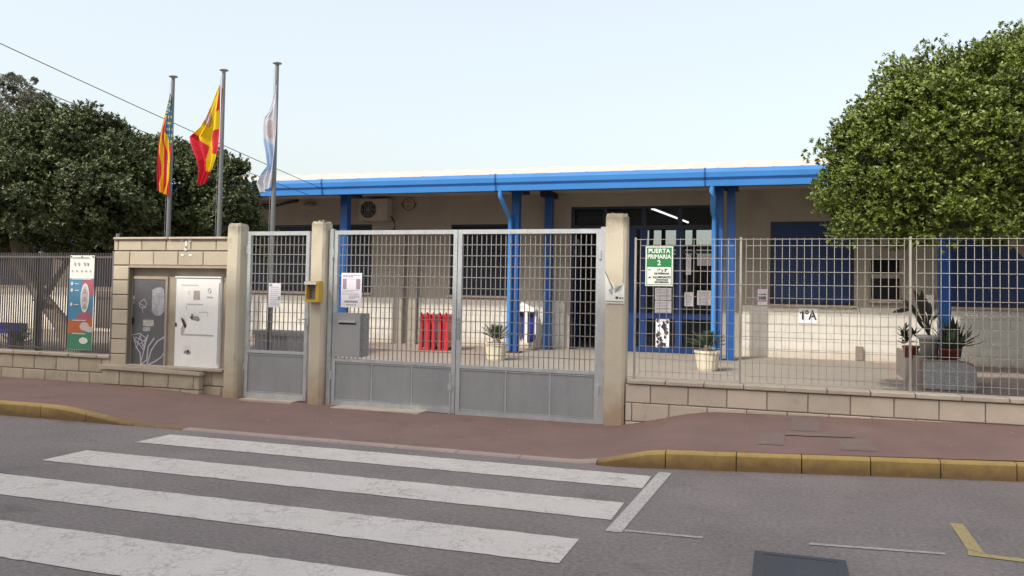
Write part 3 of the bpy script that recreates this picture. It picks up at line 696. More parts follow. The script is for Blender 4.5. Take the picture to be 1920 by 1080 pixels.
# ---- red folding barriers stacked upright
def barrier_proto(x, y, z):
    t = thing('barrier', (x, y, z), 'x', 'barrier', 'red plastic barriers standing side by side by the wall')
    b = MB(); T = .07; L_ = 1.05; Hh = .86
    def pb(y0, y1, z0, z1, tt=T): b.box(x-tt/2, x+tt/2, y+y0, y+y1, z+z0, z+z1)
    pb(0, .14, 0, Hh-.04); pb(L_-.12, L_, 0, Hh-.04)
    pb(.14, L_-.12, .06, .24); pb(.14, L_-.12, .44, .64); pb(.14, L_-.12, .80, Hh)
    for i in range(5):
        yy = .14+(i+.5)*(L_-.26)/5; pb(yy-.045, yy+.045, .24, .44); pb(yy-.03, yy+.03, .64, .80)
    build('panel', b, red_plastic, t)
    for yy in (.02, L_-.12): build('foot', MB().box(x-.055, x+.055, y+yy, y+yy+.07, z-.0, z+.03), red_plastic, t)
    build('loop', MB().tube([(x, y-.02, z+Hh-.12), (x, y-.05, z+Hh-.08), (x, y-.05, z+Hh+.02), (x, y+.03, z+Hh+.04), (x, y+.1, z+Hh-.02)], .022, 6), red_plastic, t)
    return t
bp = at(786, 657, Z=.03); bx0 = bp.x; by0 = 18.2
pb_ = barrier_proto(bx0, by0, .03); pb_['label'] = 'leftmost red plastic barrier of the row by the wall'; pb_.rotation_euler[2] = R(13)
for k, lb in enumerate(('second red plastic barrier from the left in the row', 'middle red plastic barrier of the row', 'fourth red plastic barrier from the left, partly behind the gate post', 'rightmost red plastic barrier, closest to the potted cycad')):
    copy_tree(pb_, (bx0+.15*(k+1), by0+.03*(k+1), .03), lb, R((-4, 3, -6, -2)[k]))

# ---- potted cycads
def cycad_pot(x, y, z, label, r=.235, h=.38, fl=.42, seed=1):
    rr = random.Random(seed)
    t = thing('potted_cycad', (x, y, z), label, 'potted plant', 'cycads in cream ribbed pots')
    build('pot', MB().lathe((x, y, z), [(.001, 0), (r*.72, 0), (r*.8, .05), (r*.97, h*.86), (r*1.05, h*.88), (r*1.05, h), (r*.92, h), (r*.9, h-.05)], 36, 0, -.045, False), pot_m, t)
    build('soil', MB().lathe((x, y, z), [(.001, h-.04), (r*.93, h-.05)], 18), soil, t)
    build('trunk', MB().lathe((x, y, z), [(.09, h-.06), (.1, h), (.07, h+.08), (.02, h+.11)], 10), bark, t)
    for k in range(26):
        a = k*2.399; el = R(rr.uniform(18, 78)); b = MB(); L_ = fl*rr.uniform(.75, 1.05)
        d = Vector((math.cos(a), math.sin(a), 0)); pts = []
        for i in range(9):
            u = i/8; pts.append(Vector((x, y, z+h+.05)) + d*(L_*u*math.cos(el)) + Vector((0,0,L_*u*math.sin(el)-.16*L_*u*u)))
        b.tube(pts, [.008]*5+[.005]*4, 4)
        sd_ = d.cross(Vector((0,0,1)))
        for i in range(2, 9):
            for m_ in (0, .5):
                p_ = pts[i].lerp(pts[min(i+1, 8)], m_); l_ = .10*math.sin(math.pi*(.15+.8*(i+m_)/9))
                fw = (pts[i]-pts[i-1]).normalized()
                for s in (-1, 1):
                    tip = p_+sd_*s*l_+fw*l_*.7+Vector((0,0,.03)); b.add([p_-fw*.008, p_+fw*.010, tip], [(0,1,2)])
        build('frond', b, cycad, t)
    return t
p = at(930, 677, Z=.03); cycad_pot(p.x, p.y, .03, 'cycad in cream ribbed pot seen through the right gate leaf', seed=3)
p = at(1326, 695, Z=.055); cycad_pot(p.x, p.y, .055, 'cycad in cream ribbed pot in front of the glazed entrance', seed=9, fl=.46)
# low grey bench behind the small gate
t = thing('bench', (-9.6, 15.6, .03), 'low grey concrete bench behind the small gate', 'bench')
q = rect(472, 622, 560, 655, 15.5)
build('seat', MB().box(q[0], q[1], 15.5, 15.95, q[3]-.1, q[3]), grey_metal, t); build('leg', MB().box(q[0]+.05, q[0]+.3, 15.53, 15.9, .03, q[3]-.1), grey_metal, t); build('leg', MB().box(q[1]-.3, q[1]-.05, 15.53, 15.9, .03, q[3]-.1), grey_metal, t)
build('back_panel', MB().box(q[0]+.3, q[1]-.3, 15.6, 15.7, .03, q[3]-.1), grey_metal, t)

# ---- planter with granite face at the right
yf_ = 14.5; a = at(1725, 730, Y=yf_); b = at(1832, 733, Y=yf_); zt_ = at(1770, 676, Y=yf_).z
pl = thing('planter', ((a.x+b.x)/2, 15.5, .03), 'raised masonry planter with speckled granite front behind the right fence', 'planter')
xl, xr = a.x, b.x
wls = MB().prism([(xl, .03), (xr, .03), (xr, zt_-.12), (xr-.05, zt_-.04), (xr-.14, zt_), (xl, zt_)], yf_, yf_+.12)
wls.box(xl, xl+.12, yf_+.12, 17.4, .03, zt_+.02).box(xr-.12, xr, yf_+.12, 17.4, .03, zt_-.1).box(xl+.12, xr-.12, 17.28, 17.4, .03, zt_)
build('wall', wls, planter_m, pl)
build('granite_face', MB().prism([(xl+.04, .06), (xr-.01, .06), (xr-.01, zt_-.14), (xr-.07, zt_-.07), (xr-.16, zt_-.03), (xl+.04, zt_-.03)], yf_-.02, yf_-.001), granite, pl)
build('soil', MB().box(xl+.12, xr-.12, yf_+.12, 17.28, .03, zt_-.03), soil, pl)
zs = zt_-.03
def leaf_blade(b, base, tip, wdt, up=(0,0,1), curl=.15, seg=5):
    base, tip = Vector(base), Vector(tip); d = tip-base; s = d.cross(Vector(up)); s = s.normalized() if s.length > 1e-5 else Vector((1,0,0))
    nn = s.cross(d).normalized(); L_ = []; Rr = []; Mm = []
    for i in range(seg+1):
        u = i/seg; c = base+d*u+nn*(curl*d.length*math.sin(math.pi*u)*.5); ww = wdt*math.sin(math.pi*min(.98, .08+.9*u))**.8
        Mm.append(c); L_.append(c+s*ww/2+nn*ww*.18); Rr.append(c-s*ww/2+nn*ww*.18)
    vs = L_+Mm+Rr; k = seg+1
    b.add(vs, [f for i in range(seg) for f in ((i, i+1, k+i+1, k+i), (k+i, k+i+1, 2*k+i+1, 2*k+i))], 0, True)
def potted(name, x, y, z, r, h, potmat, label, cat='potted plant', inx=.75):
    t = thing(name, (x, y, z), label, cat)
    build('pot', MB().lathe((x, y, z), [(.001, 0), (r*inx, 0), (r*.93, h*.82), (r*1.06, h*.83), (r*1.06, h), (r*.93, h), (r*.9, h-.04)], 20), potmat, t)
    build('soil', MB().lathe((x, y, z), [(.001, h-.03), (r*.92, h-.04)], 14), soil, t); return t
yq = 15.1; px_m = lambda X_, Y_: at(X_, Y_, Y=yq)
p = px_m(1742, 668); t = potted('bird_of_paradise', p.x, yq, zs, .165, .40, grey_pot, 'tall bird of paradise plant in a grey pot on the planter')
base = Vector((p.x, yq, zs+.38))
for (bx, by, tx, ty, wd) in ((1705, 580, 1674, 585, .10), (1722, 590, 1694, 562, .13), (1728, 585, 1712, 548, .13), (1732, 590, 1731, 549, .14), (1738, 612, 1720, 568, .12), (1742, 600, 1744, 571, .11), (1748, 600, 1762, 588, .06), (1730, 615, 1716, 588, .09), (1741, 590, 1736, 560, .12)):
    m0 = px_m(bx, by); m1 = px_m(tx, ty); dy = random.uniform(-.15, .15); m0.y += dy; m1.y += dy*1.6
    st = build('stem', MB().tube([base, base.lerp(m0, .5)+Vector((0, 0, .05)), m0], [.012, .011, .008], 5), dark_leaf, t)
    b = MB(); leaf_blade(b, m0, m1+(m1-m0)*.12, wd*.72, (0, -1, .3), .12); build('leaf', b, dark_leaf, st)
def rosette(t, c, n, L0, wd, m, seed, e0=10, e1=75):
    r2 = random.Random(seed)
    for k in range(n):
        a = k*2.399; el = R(r2.uniform(e0, e1)); l = L0*r2.uniform(.7, 1.1); b = MB()
        leaf_blade(b, c, Vector(c)+Vector((math.cos(a)*math.cos(el), math.sin(a)*math.cos(el), math.sin(el)))*l, wd, (0,0,1), -.2); build('leaf', b, m, t)
p = px_m(1712, 664); t = potted('succulent', p.x, yq+.25, zs, .13, .2, terracotta, 'dark bushy succulent in a small red pot at the left of the planter'); 
for k in range(5): rosette(t, (p.x-.07+.05*k*(k % 2)-.03, yq+.25+.04*(k-2), zs+.24+.05*k), 9, .17, .06, dark_leaf, k, -20, 70)
p = px_m(1778, 672); t = potted('succulent', p.x, yq-.1, zs, .17, .2, terracotta, 'spiky green succulent in a wide red pot at the right of the planter'); rosette(t, (p.x, yq-.1, zs+.18), 30, .36, .05, cycad, 4)
p = px_m(1790, 664); t = potted('succulent', p.x+.05, yq+.45, zs, .16, .25, black, 'dark leafy plant in a black pot behind the spiky succulent'); rosette(t, (p.x+.05, yq+.45, zs+.23), 34, .48, .09, dark_leaf, 5)
# grey board behind the left fence, agave and small posts
q = rect(178, 546, 208, 615, 9.6); solid('board', MB().box(q[0], q[1]+.12, 9.6, 9.62, q[2], q[3]), planter_m, 'plain brown grey board behind the left fence beside the banner', 'board')
q = rect(63, 565, 78, 652, 12.0); solid('post', MB().tube([(q[0]+.06, 12, .03), (q[0]+.06, 12, q[3])], .055, 10).box(q[0]-.02, q[1]+.09, 11.95, 12.05, q[3], q[3]+.04), mat('grey_green_paint', (.07, .10, .10), .6), 'grey green post standing in the yard behind the left fence', 'post')
p = at(35, 652, Y=12.5); t = thing('yucca', (p.x, 12.5, .03), 'spiky green yucca behind the left fence', 'plant')
build('stem', MB().tube([(p.x, 12.5, .03), (p.x, 12.5, .3)], [.06, .04], 8), bark, t); rosette(t, (p.x, 12.5, .3), 40, .4, .045, cycad, 12, -10, 85)
q = rect(0, 612, 22, 640, 13); t = thing('bench', ((q[0]+q[1])/2-.5, 13, .03), 'blue bench behind the left end of the fence', 'bench')
build('seat', MB().box(q[0]-1, q[1]-.05, 13, 13.4, .42, .48), bin_blue, t); build('backrest', MB().box(q[0]-1, q[1]-.05, 13.38, 13.43, .48, .62), bin_blue, t)
for s in (q[0]-.9, q[1]-.1): build('leg', MB().box(s, s+.05, 13.02, 13.36, .03, .42), bin_blue, t)

# ================================================================== FLAGPOLES AND FLAGS
YP = 10.0
def flagpole(px_top, py_top, label):
    p = at(px_top, py_top, Y=YP); t = thing('flagpole', (p.x, YP, .03), label, 'flagpole', 'steel flagpoles behind the wall')
    z = p.z
    build('pole', MB().tube([(p.x, YP, .03), (p.x, YP, 2.2), (p.x, YP, z-.04)], [.036, .034, .026], 12), steel_pole, t)
    build('finial', MB().lathe((p.x, YP, z), [(.02, -.05), (.028, -.03), (.03, -.022), (.062, -.012), (.066, -.002), (.05, .008), (.012, .012), (.001, .014)], 18), grey_metal, t)
    build('rope', MB().tube([(p.x-.04, YP-.02, .9), (p.x-.043, YP-.03, 2.2), (p.x-.036, YP-.02, z-.08)], .003, 4), grey_metal, t)
    return p.x
fx = [flagpole(325, 143, 'leftmost steel flagpole, carrying the red, yellow and blue flag'), flagpole(420, 131, 'middle steel flagpole, carrying the red and yellow flag'), flagpole(520, 118, 'tallest looking steel flagpole, behind the small gate')]

def flag(name, left, right, colfn, mats, label, amp=.05, pleats=3.0, ph=0, NU=70, NV=140, cloth=None):
    """limp cloth: left and right outline as pixel rows top to bottom; pleats give it depth"""
    def interp(pts, y):
        for (xa, ya), (xb, yb) in zip(pts, pts[1:]):
            if ya <= y <= yb: return xa+(xb-xa)*(y-ya)/(yb-ya+1e-9)
        return pts[-1][0] if y > pts[-1][1] else pts[0][0]
    vs = []; fs = []; mi = []
    yl0, yl1, yr0, yr1 = left[0][1], left[-1][1], right[0][1], right[-1][1]
    for j in range(NV+1):
        for i in range(NU+1):
            u = i/NU; v = j/NV
            yl = yl0+(yl1-yl0)*v; yr = yr0+(yr1-yr0)*v
            x_ = interp(left, yl)*(1-u)+interp(right, yr)*u; y_ = yl*(1-u)+yr*u
            wid = abs(interp(right, yr)-interp(left, yl))/150.0
            q_ = at(x_, y_, Y=YP-.03)
            q_.y += (1-u)**.5*u**.15*amp*math.sin(2*math.pi*pleats*(1-u)+ph+v*2.2)*(.3+v)*min(1, wid*4) - .02 + .015*math.sin(7*v+5*u)
            vs.append(tuple(q_)); 
    for j in range(NV):
        for i in range(NU):
            k = j*(NU+1)+i; fs.append((k, k+1, k+NU+2, k+NU+1)); u = (i+.5)/NU; v = (j+.5)/NV
            yl = yl0+(yl1-yl0)*v; yr = yr0+(yr1-yr0)*v
            mi.append(colfn(u, v, interp(left, yl)*(1-u)+interp(right, yr)*u, yl*(1-u)+yr*u))
    b = MB(); b.v = vs; b.f = fs; b.mi = mi; b.sm = [True]*len(fs)
    a = Vector(vs[NU])
    o = tag(build(name, b, mats, None, a), label, 'flag', 'flags hanging limp on the flagpoles')
    return o
# 0 red 1 yellow 2 emblem 3 white 4 shaded red
def c_spain(u, v, x, y):
    if u > .80-.10*v and y < 282+8*u: return 0 if not (204+30*(1-u) < y < 240+25*(1-u) and u < .95) else 1
    if x < 398 and y > 243+(x-360)*1.0 and x < 391+(y-275)*-.05 and y > 240: return 0
    if y > 322: return 0
    if (x-391)**2/90+(y-221)**2/420 < 1:
        if (x-392)**2/26+(y-223)**2/110 < 1: return 3 if (int(x)+int(y/4)) % 3 else 0
        return 2 if (int(x*1.3)+int(y/3)) % 3 else 1
    return 1
flag('flag', [(413,160),(404,180),(396,200),(387,222),(378,240),(360,258),(364,275),(374,300),(377,322),(371,346)],
     [(416,160),(414,200),(412,240),(411,275),(406,300),(401,316),(388,345)], c_spain, [fl_red, fl_yel, fl_brown, fl_white], 'red and yellow flag with crest hanging from the middle pole', .09, 2.4, 1.0)
def c_val(u, v, x, y):
    edge = 240+30*u+6*math.sin(u*9)
    if y < edge and u > .40:
        return 1 if (math.sin(y*.55)+math.sin(x*1.7+y*.2) > 1.05) else 2
    if y < 222-20*u: return 2 if (int(y/3)) % 2 else 1
    k = (1-u)*4.4+.55*math.sin(y*.045)+.004*(y-200)
    return 0 if int(k) % 2 == 0 or u < .10 else 1
flag('flag', [(320,180),(314,200),(309,220),(303,245),(299,275),(297,310),(296,345),(297,358)],
     [(322,175),(323,200),(324,240),(322,275),(320,310),(320,345),(319,368)], c_val, [fl_red, fl_yel, fl_blue], 'red and yellow striped flag with a blue band on the left pole', .06, 3.2, .4)
def c_muni(u, v, x, y):
    if 258+22*u < y < 330-16*u and u < .93: return 1
    if ((u-.6)/.28)**2+((y-243)/17)**2 < 1: return 2
    return 0
flag('flag', [(519,160),(513,185),(505,210),(496,222),(495,240),(497,265),(502,290),(504,312),(492,328),(484,345),(489,362)],
     [(521,160),(520,200),(518,240),(516,280),(514,310),(513,335),(509,352)], c_muni, [fl_white, fl_sky, mat('flag_faint_emblem', (.52, .44, .44), .75, .1, 20, trans=.2)], 'white and pale blue flag hanging from the right pole', .07, 2.2, 2.2)

# ================================================================== GATE PILLARS
YF = 8.93
def pillar(x0, x1, z1, label, zb=-.02):
    w_ = x1-x0; d = .22; c = .03; cx = (x0+x1)/2; y = YF
    t = thing('gate_pillar', (cx, y+d/2, zb), label, 'pillar', 'concrete gate pillars')
    prof_ = [(x0, y+c), (x0+c, y), (x1-c, y), (x1, y+c), (x1, y+d-c), (x1-c, y+d), (x0+c, y+d), (x0, y+d-c)]
    zs_ = [zb+(z1-.03-zb)*i/12 for i in range(13)]; vs = []; fs = []; n = 8
    for j, z in enumerate(zs_):
        for (x, yy) in prof_: vs.append((x+random.uniform(-.0025, .0025), yy+random.uniform(-.0025, .0025), z))
    for j in range(12):
        for k in range(n): fs.append((j*n+k, j*n+(k+1) % n, (j+1)*n+(k+1) % n, (j+1)*n+k))
    top = [(x+(cx-x)*.12, yy+(y+d/2-yy)*.12, z1+random.uniform(-.012, .012)) for (x, yy) in prof_]
    vs += top; m_ = 12*n
    for k in range(n): fs.append((m_+k, m_+(k+1) % n, m_+n+(k+1) % n, m_+n+k))
    fs.append(tuple(m_+n+k for k in range(n)))
    build('shaft', MB().add(vs, fs), concrete, t)
    cr_ = MB()
    for k in range(9):
        px_, py_ = random.uniform(x0+.02, x1-.02), random.uniform(y+.02, y+d-.02); s = random.uniform(.008, .018)
        cr_.box(px_-s, px_+s, py_-s, py_+s, z1-.02, z1+random.uniform(.004, .018))
    build('crumbling_top', cr_, concrete, t, kind='stuff')
    return t
pillar(-6.82, -6.62, 2.28, 'left concrete pillar between the cabinet wall and the small gate')
pillar(-5.58, -5.38, 2.30, 'concrete pillar carrying the yellow box between the small and the large gate')
pillar(-1.86, -1.63, 2.345, 'right concrete pillar with the torn white poster beside the large gate')

# ================================================================== GATES
YGt = 9.05
def lathe_bar(b, x0, x1, z, r=.006, y=YGt): b.box(x0, x1, y-r*.6, y+r*.6, z-r, z+r)
vbar = MB().box(-.0040, .0040, -.006, .006, 0, 1).mesh('bar', galv_bar)
hbar = MB().box(0, 1, -.004, .004, -.0045, .0045).mesh('cross_bar', galv_bar)
def gate_leaf(t, x0, x1, z0, zr, z1, n, nh, panels, post_l=.045, post_r=.045):
    """frame, mid rail, bars over, sheet panels under"""
    fr = MB()
    fr.box(x0, x0+post_l, YGt-.025, YGt+.025, z0, z1).box(x1-post_r, x1, YGt-.025, YGt+.025, z0, z1)
    fr.box(x0+post_l, x1-post_r, YGt-.024, YGt+.024, z1-.05, z1).box(x0+post_l, x1-post_r, YGt-.024, YGt+.024, z0, z0+.07)
    f = build('frame', fr, galv, t)
    build('middle_rail', MB().box(x0+post_l, x1-post_r, YGt-.023, YGt+.023, zr-.035, zr), galv, t)
    xa, xb = x0+post_l, x1-post_r
    for i in range(1, n): inst('bar', vbar, t, (xa+(xb-xa)*i/n, YGt, zr), (1, 1, z1-.05-zr))
    for i in range(1, nh): 
        z = z1-.05-(z1-.05-zr)*i/nh; inst('cross_bar', hbar, t, (xa, YGt-.009, z), (xb-xa, 1, 1))
    ed = [xa]+panels+[xb]
    for a, b in zip(ed, ed[1:]):
        build('sheet_panel', MB().box(a+.004, b-.004, YGt-.008, YGt+.002, z0+.075, zr-.04).box(a+.02, b-.02, YGt-.011, YGt-.0085, z0+.09, zr-.055), galv_panel, t, origin=((a+b)/2, YGt, z0))
    for p_ in panels:
        build('panel_joint', MB().box(p_-.009, p_+.009, YGt-.016, YGt-.003, z0+.07, zr-.035), galv, t)
    edge = MB()
    for (a, b, c_, d_) in ((xa, xb, zr-.058, zr-.05), (xa, xb, z0+.078, z0+.088)): edge.box(a+.01, b-.01, YGt-.020, YGt-.014, c_, d_)
    build('panel_bead', edge, galv, t)
ZT_G = 2.19
t = thing('pedestrian_gate', (-6.08, YGt, .05), 'small single leaf galvanised gate between two concrete pillars', 'gate')
gate_leaf(t, -6.56, -5.65, .06, .665, 2.185, 13, 12, [])
build('latch', MB().box(-5.68, -5.62, YGt-.05, YGt+.03, 1.0, 1.16).tube([(-5.66, YGt-.05, 1.08), (-5.66, YGt-.09, 1.08), (-5.76, YGt-.09, 1.075)], .009, 6), galv, t)
for z in (.4, 1.9): build('hinge', MB().tube([(-6.585, YGt, z), (-6.585, YGt, z+.1)], .018, 8), galv, t)
xmid = X(857, 600, YGt)
t = thing('double_gate_leaf', (-4.5, YGt, .03), 'left leaf of the wide galvanised gate, with a grey letterbox and white poster', 'gate', 'leaves of the wide gate')
gate_leaf(t, -5.29, xmid-.005, .03, .61, ZT_G, 26, 12, [X(697, 740, YGt), X(772, 745, YGt)], .045, .05)
build('bolt', MB().tube([(xmid-.06, YGt-.035, .0), (xmid-.06, YGt-.035, .5)], .01, 6).box(xmid-.085, xmid-.035, YGt-.045, YGt-.025, .3, .38), galv, t)
t2 = thing('double_gate_leaf', (-2.8, YGt, .03), 'right leaf of the wide galvanised gate, next to the pillar with torn poster', 'gate', 'leaves of the wide gate')
gate_leaf(t2, xmid+.005, -1.93, .0, .60, ZT_G, 27, 12, [X(948, 750, YGt), X(1031, 755, YGt)], .05, .05)
build('lock_plate', MB().box(xmid+.012, xmid+.05, YGt-.034, YGt-.0255, .9, 1.15), galv_panel, t2)
for (x, nm) in ((-5.335, 'left steel post hinging the wide gate at the middle pillar'), (-1.9, 'right steel post hinging the wide gate at the torn poster pillar')):
    tt = thing('gate_post', (x, YGt, 0), nm, 'post', 'steel posts of the wide gate')
    build('post', MB().box(x-.028, x+.028, YGt-.03, YGt+.03, -.01, 2.21), galv, tt)
    for z in (.35, 1.85): build('hinge', MB().tube([(x+(.03 if x < -3 else -.03), YGt-.03, z), (x+(.03 if x < -3 else -.03), YGt-.03, z+.1)], .017, 8), galv, tt)

# letterbox
q = rect(624, 588, 676, 668, YGt-.03); t = thing('letterbox', ((q[0]+q[1])/2, YGt, q[2]), 'grey metal letterbox with a long slot fixed inside the left gate leaf', 'letterbox')
build('body', MB().box(q[0], q[1], YGt-.035, YGt+.2, q[2], q[3]), grey_metal, t)
build('flap', MB().box(q[0]+.08, q[1]-.06, YGt-.055, YGt-.036, q[3]-.115, q[3]-.09), galv, t); build('slot', MB().box(q[0]+.08, q[1]-.06, YGt-.040, YGt-.0352, q[3]-.135, q[3]-.116), black, t)
# yellow intercom box on the middle pillar
q = rect(572, 527, 598, 566, YF-.1); t = thing('intercom', ((q[0]+q[1])/2, YF, q[2]), 'yellow hooded intercom box on the concrete pillar right of the small gate', 'intercom')
xa, xb, za, zb_ = q; 
hm = MB().box(xa, xb, YF-.02, YF-.001, za, zb_).box(xa, xa+.018, YF-.1, YF-.02, za, zb_).box(xb-.045, xb, YF-.1, YF-.02, za, zb_).box(xa+.018, xb-.045, YF-.1, YF-.02, zb_-.03, zb_).box(xa+.018, xb-.045, YF-.1, YF-.02, za, za+.03)
build('hood', hm, yellow_plastic, t)
build('panel', MB().box(xa+.02, xb-.047, YF-.045, YF-.021, za+.035, zb_-.035), planter_m, t)
bt = MB()
for k in range(3): bt.tube([(xa+.05, YF-.052, za+.07+k*.035), (xa+.05, YF-.045, za+.07+k*.035)], .009, 8)
build('button', bt, black, t)
build('roof', MB().box(xa-.008, xb-.03, YF-.12, YF-.101, zb_-.045, zb_-.01), sign_white, t)

# ---- posters on gates and pillars
def text_rows(t, x0, x1, z0, z1, y, m, n, fill=.55, seed=0):
    r2 = random.Random(seed); b = MB(); st = (z1-z0)/n
    for k in range(n):
        z = z1-k*st; x = x0
        end = x1-(x1-x0)*r2.choice((0, 0, .1, .4))
        while x < end:
            l = r2.uniform(.01, .035); b.add([(x, y, z-st*fill), (min(x+l, end), y, z-st*fill), (min(x+l, end), y, z), (x, y, z)], [(0,1,2,3)]); x += l+.007
    build('print', b, m, t)
yp = YGt-.034
q = rect(639, 512, 679, 576, yp); t = thing('poster', ((q[0]+q[1])/2, yp, q[2]), 'white poster with mauve photo block above the letterbox on the left gate leaf', 'poster')
xa, xb, za, zb_ = q; hh = zb_-za
build('sheet', MB().box(xa, xb, yp-.002, yp, za, zb_), paper, t)
build('picture', MB().box(xa+.022, xb-.022, yp-.0035, yp-.0025, zb_-hh*.47, zb_-hh*.17), mauve, t)
build('picture', MB().box(xa+.075, xb-.075, yp-.0050, yp-.0042, zb_-hh*.50, zb_-hh*.18), paper, t)
text_rows(t, xa+.025, xb-.025, zb_-hh*.14, zb_-hh*.06, yp-.003, mauve, 2, .6, 1)
text_rows(t, xa+.02, xb-.02, za+hh*.34, za+hh*.5, yp-.003, print_grey, 4, .3, 2)
text_rows(t, xa+.11, xb-.03, za+hh*.24, za+hh*.34, yp-.003, ink, 3, .35, 3)
build('picture', MB().box(xa+.05, xb-.05, yp-.0035, yp-.0025, za+hh*.14, za+hh*.2), print_grey, t); text_rows(t, xa+.07, xb-.07, za+hh*.05, za+hh*.09, yp-.003, print_grey, 1, .6, 4)
q = rect(503, 531, 527, 576, yp); t = thing('notice', ((q[0]+q[1])/2, yp, q[2]), 'small white printed notice taped to the bars of the small gate', 'notice')
xa, xb, za, zb_ = q
build('sheet', MB().box(xa, xb, yp-.002, yp, za, zb_), paper, t); build('picture', MB().box(xa+.01, xa+.05, yp-.0035, yp-.0025, zb_-.04, zb_-.01), print_grey, t)
text_rows(t, xa+.03, xb-.015, za+.02, zb_-.05, yp-.003, print_grey, 9, .25, 7); build('picture', MB().box(xb-.035, xb-.012, yp-.0045, yp-.0037, za+.10, za+.14), print_grey, t)
# torn poster on the right pillar
ypp = YF-.004
def pq(x, y): v = at(x, y, Y=ypp); return (v.x, v.z)
t = thing('torn_poster', (-1.74, ypp, 1.3), 'torn white poster wrapped round the right concrete pillar, its top ripped', 'poster')
x0_, x1_ = -1.852, -1.638; z_ = lambda y: at(1157, y, Y=ypp).z
poly = [(x0_, z_(564)), (x1_, z_(565)), (x1_, z_(534)), (x1_-.02, z_(531)), (-1.68, z_(537)), (-1.72, z_(541)), (-1.745, z_(538)), (-1.76, z_(530)), (-1.79, z_(526)), (-1.825, z_(518)), (x0_, z_(510))]
n = len(poly); cpt = (-1.76, z_(552))
vs = [(cpt[0], ypp-.003, cpt[1])]+[(x, ypp-.003+random.uniform(-.004, .001), z) for x, z in poly]
tb = MB().add(vs, [(0, 1+i, 1+(i+1) % n) for i in range(n)]); build('sheet', tb, sign_white, t)
tf = MB().add([(-1.75, ypp-.012, z_(541)), (-1.70, ypp-.03, z_(537)), (-1.64, ypp-.02, z_(533)), (-1.69, ypp-.02, z_(542)), (-1.745, ypp-.015, z_(547))], [(0,1,2,3,4)])
tf.add([(-1.81, ypp-.012, z_(543)), (-1.77, ypp-.02, z_(540)), (-1.78, ypp-.02, z_(552)), (-1.80, ypp-.01, z_(548))], [(0,1,2,3)]); build('torn_flap', tf, print_grey, t)
build('tape', MB().add([(x0_, ypp-.012, z_(508)), (-1.76, ypp-.014, z_(540)), (-1.77, ypp-.014, z_(542)), (x0_, ypp-.012, z_(511))], [(0,3,2,1)]), mat('brown_tape', (.20, .12, .09), .6), t)
build('print', MB().box(-1.735, -1.705, ypp-.009, ypp-.0075, z_(560), z_(556)).box(-1.69, -1.675, ypp-.009, ypp-.0075, z_(560), z_(557)).box(-1.66, -1.65, ypp-.009, ypp-.0075, z_(560), z_(557)), ink, t)
build('lower_edge', MB().box(x0_, x1_, ypp-.008, ypp-.002, z_(569), z_(567)), sign_white, t)

# ================================================================== RIGHT LOW WALL AND MESH FENCE
ZC = .54
rw = thing('low_wall', (1.5, 9.0, 0), 'low pinkish concrete block wall carrying the mesh fence right of the gates', 'wall')
YR = 8.95
XE = 6.0
build('core', MB().box(-1.62, XE, YR+.012, YR+.2, -.05, ZC-.05), mortar, rw)
bme = chamfer_block(.390, .05, .190, .006).mesh('block', blockp)
jo = X(1290, 745, YR)
for r_, (z, off, x0) in enumerate(((ZC-.05-.195, jo, -1.62), (ZC-.05-.395, jo+.2, -1.62), (ZC-.05-.595, jo, -1.62))):
    course(rw, x0, XE, YR, z, bme, .4, .011, off, 'block', .003)
cme = chamfer_block(.396, .25, .044, .006).mesh('coping_stone', coping)
course(rw, -1.62, XE, YR-.025, ZC-.044, cme, .405, .006, jo-.24, 'coping_stone', .003)

fv = MB().box(-.0028, .0028, -.0028, .0028, 0, 1).mesh('bar', fence_bar); fh = MB().box(0, 1, -.0026, .0026, -.0028, .0028).mesh('cross_bar', fence_bar)
ft = thing('mesh_fence', (1.5, 9.03, ZC), 'pale wire mesh fence on the low wall right of the gates', 'fence')
YM = 9.03; ZB, ZTF = ZC+.025, 2.08
pxs = [X(1190, 600, YM), X(1388, 600, YM), X(1707, 600, YM), 3.0, 4.8]
pme = MB().box(-.011, .011, -.011, .011, 0, 1).mesh('post', fence_bar)
for px_ in pxs: inst('post', pme, ft, (px_, YM+.012, ZC-.02), (1, 1, ZTF-ZC+.03))
for a, b in zip(pxs, pxs[1:]):
    x0, x1 = a+.055, b-.055
    n = round((x1-x0)/.0735)
    for i in range(n+1): inst('bar', fv, ft, (x0+(x1-x0)*i/n, YM, ZB), (1, 1, ZTF-ZB))
    zz = ZTF-.012; k = 0
    while zz > ZB-.01:
        inst('cross_bar', fh, ft, (x0-.05 if k in (0, 4, 8) else x0, YM-.006, zz), (x1-x0+(.1 if k in (0, 4, 8) else 0), 1, 1)); k += 1; zz -= .068 if k == 1 else .137
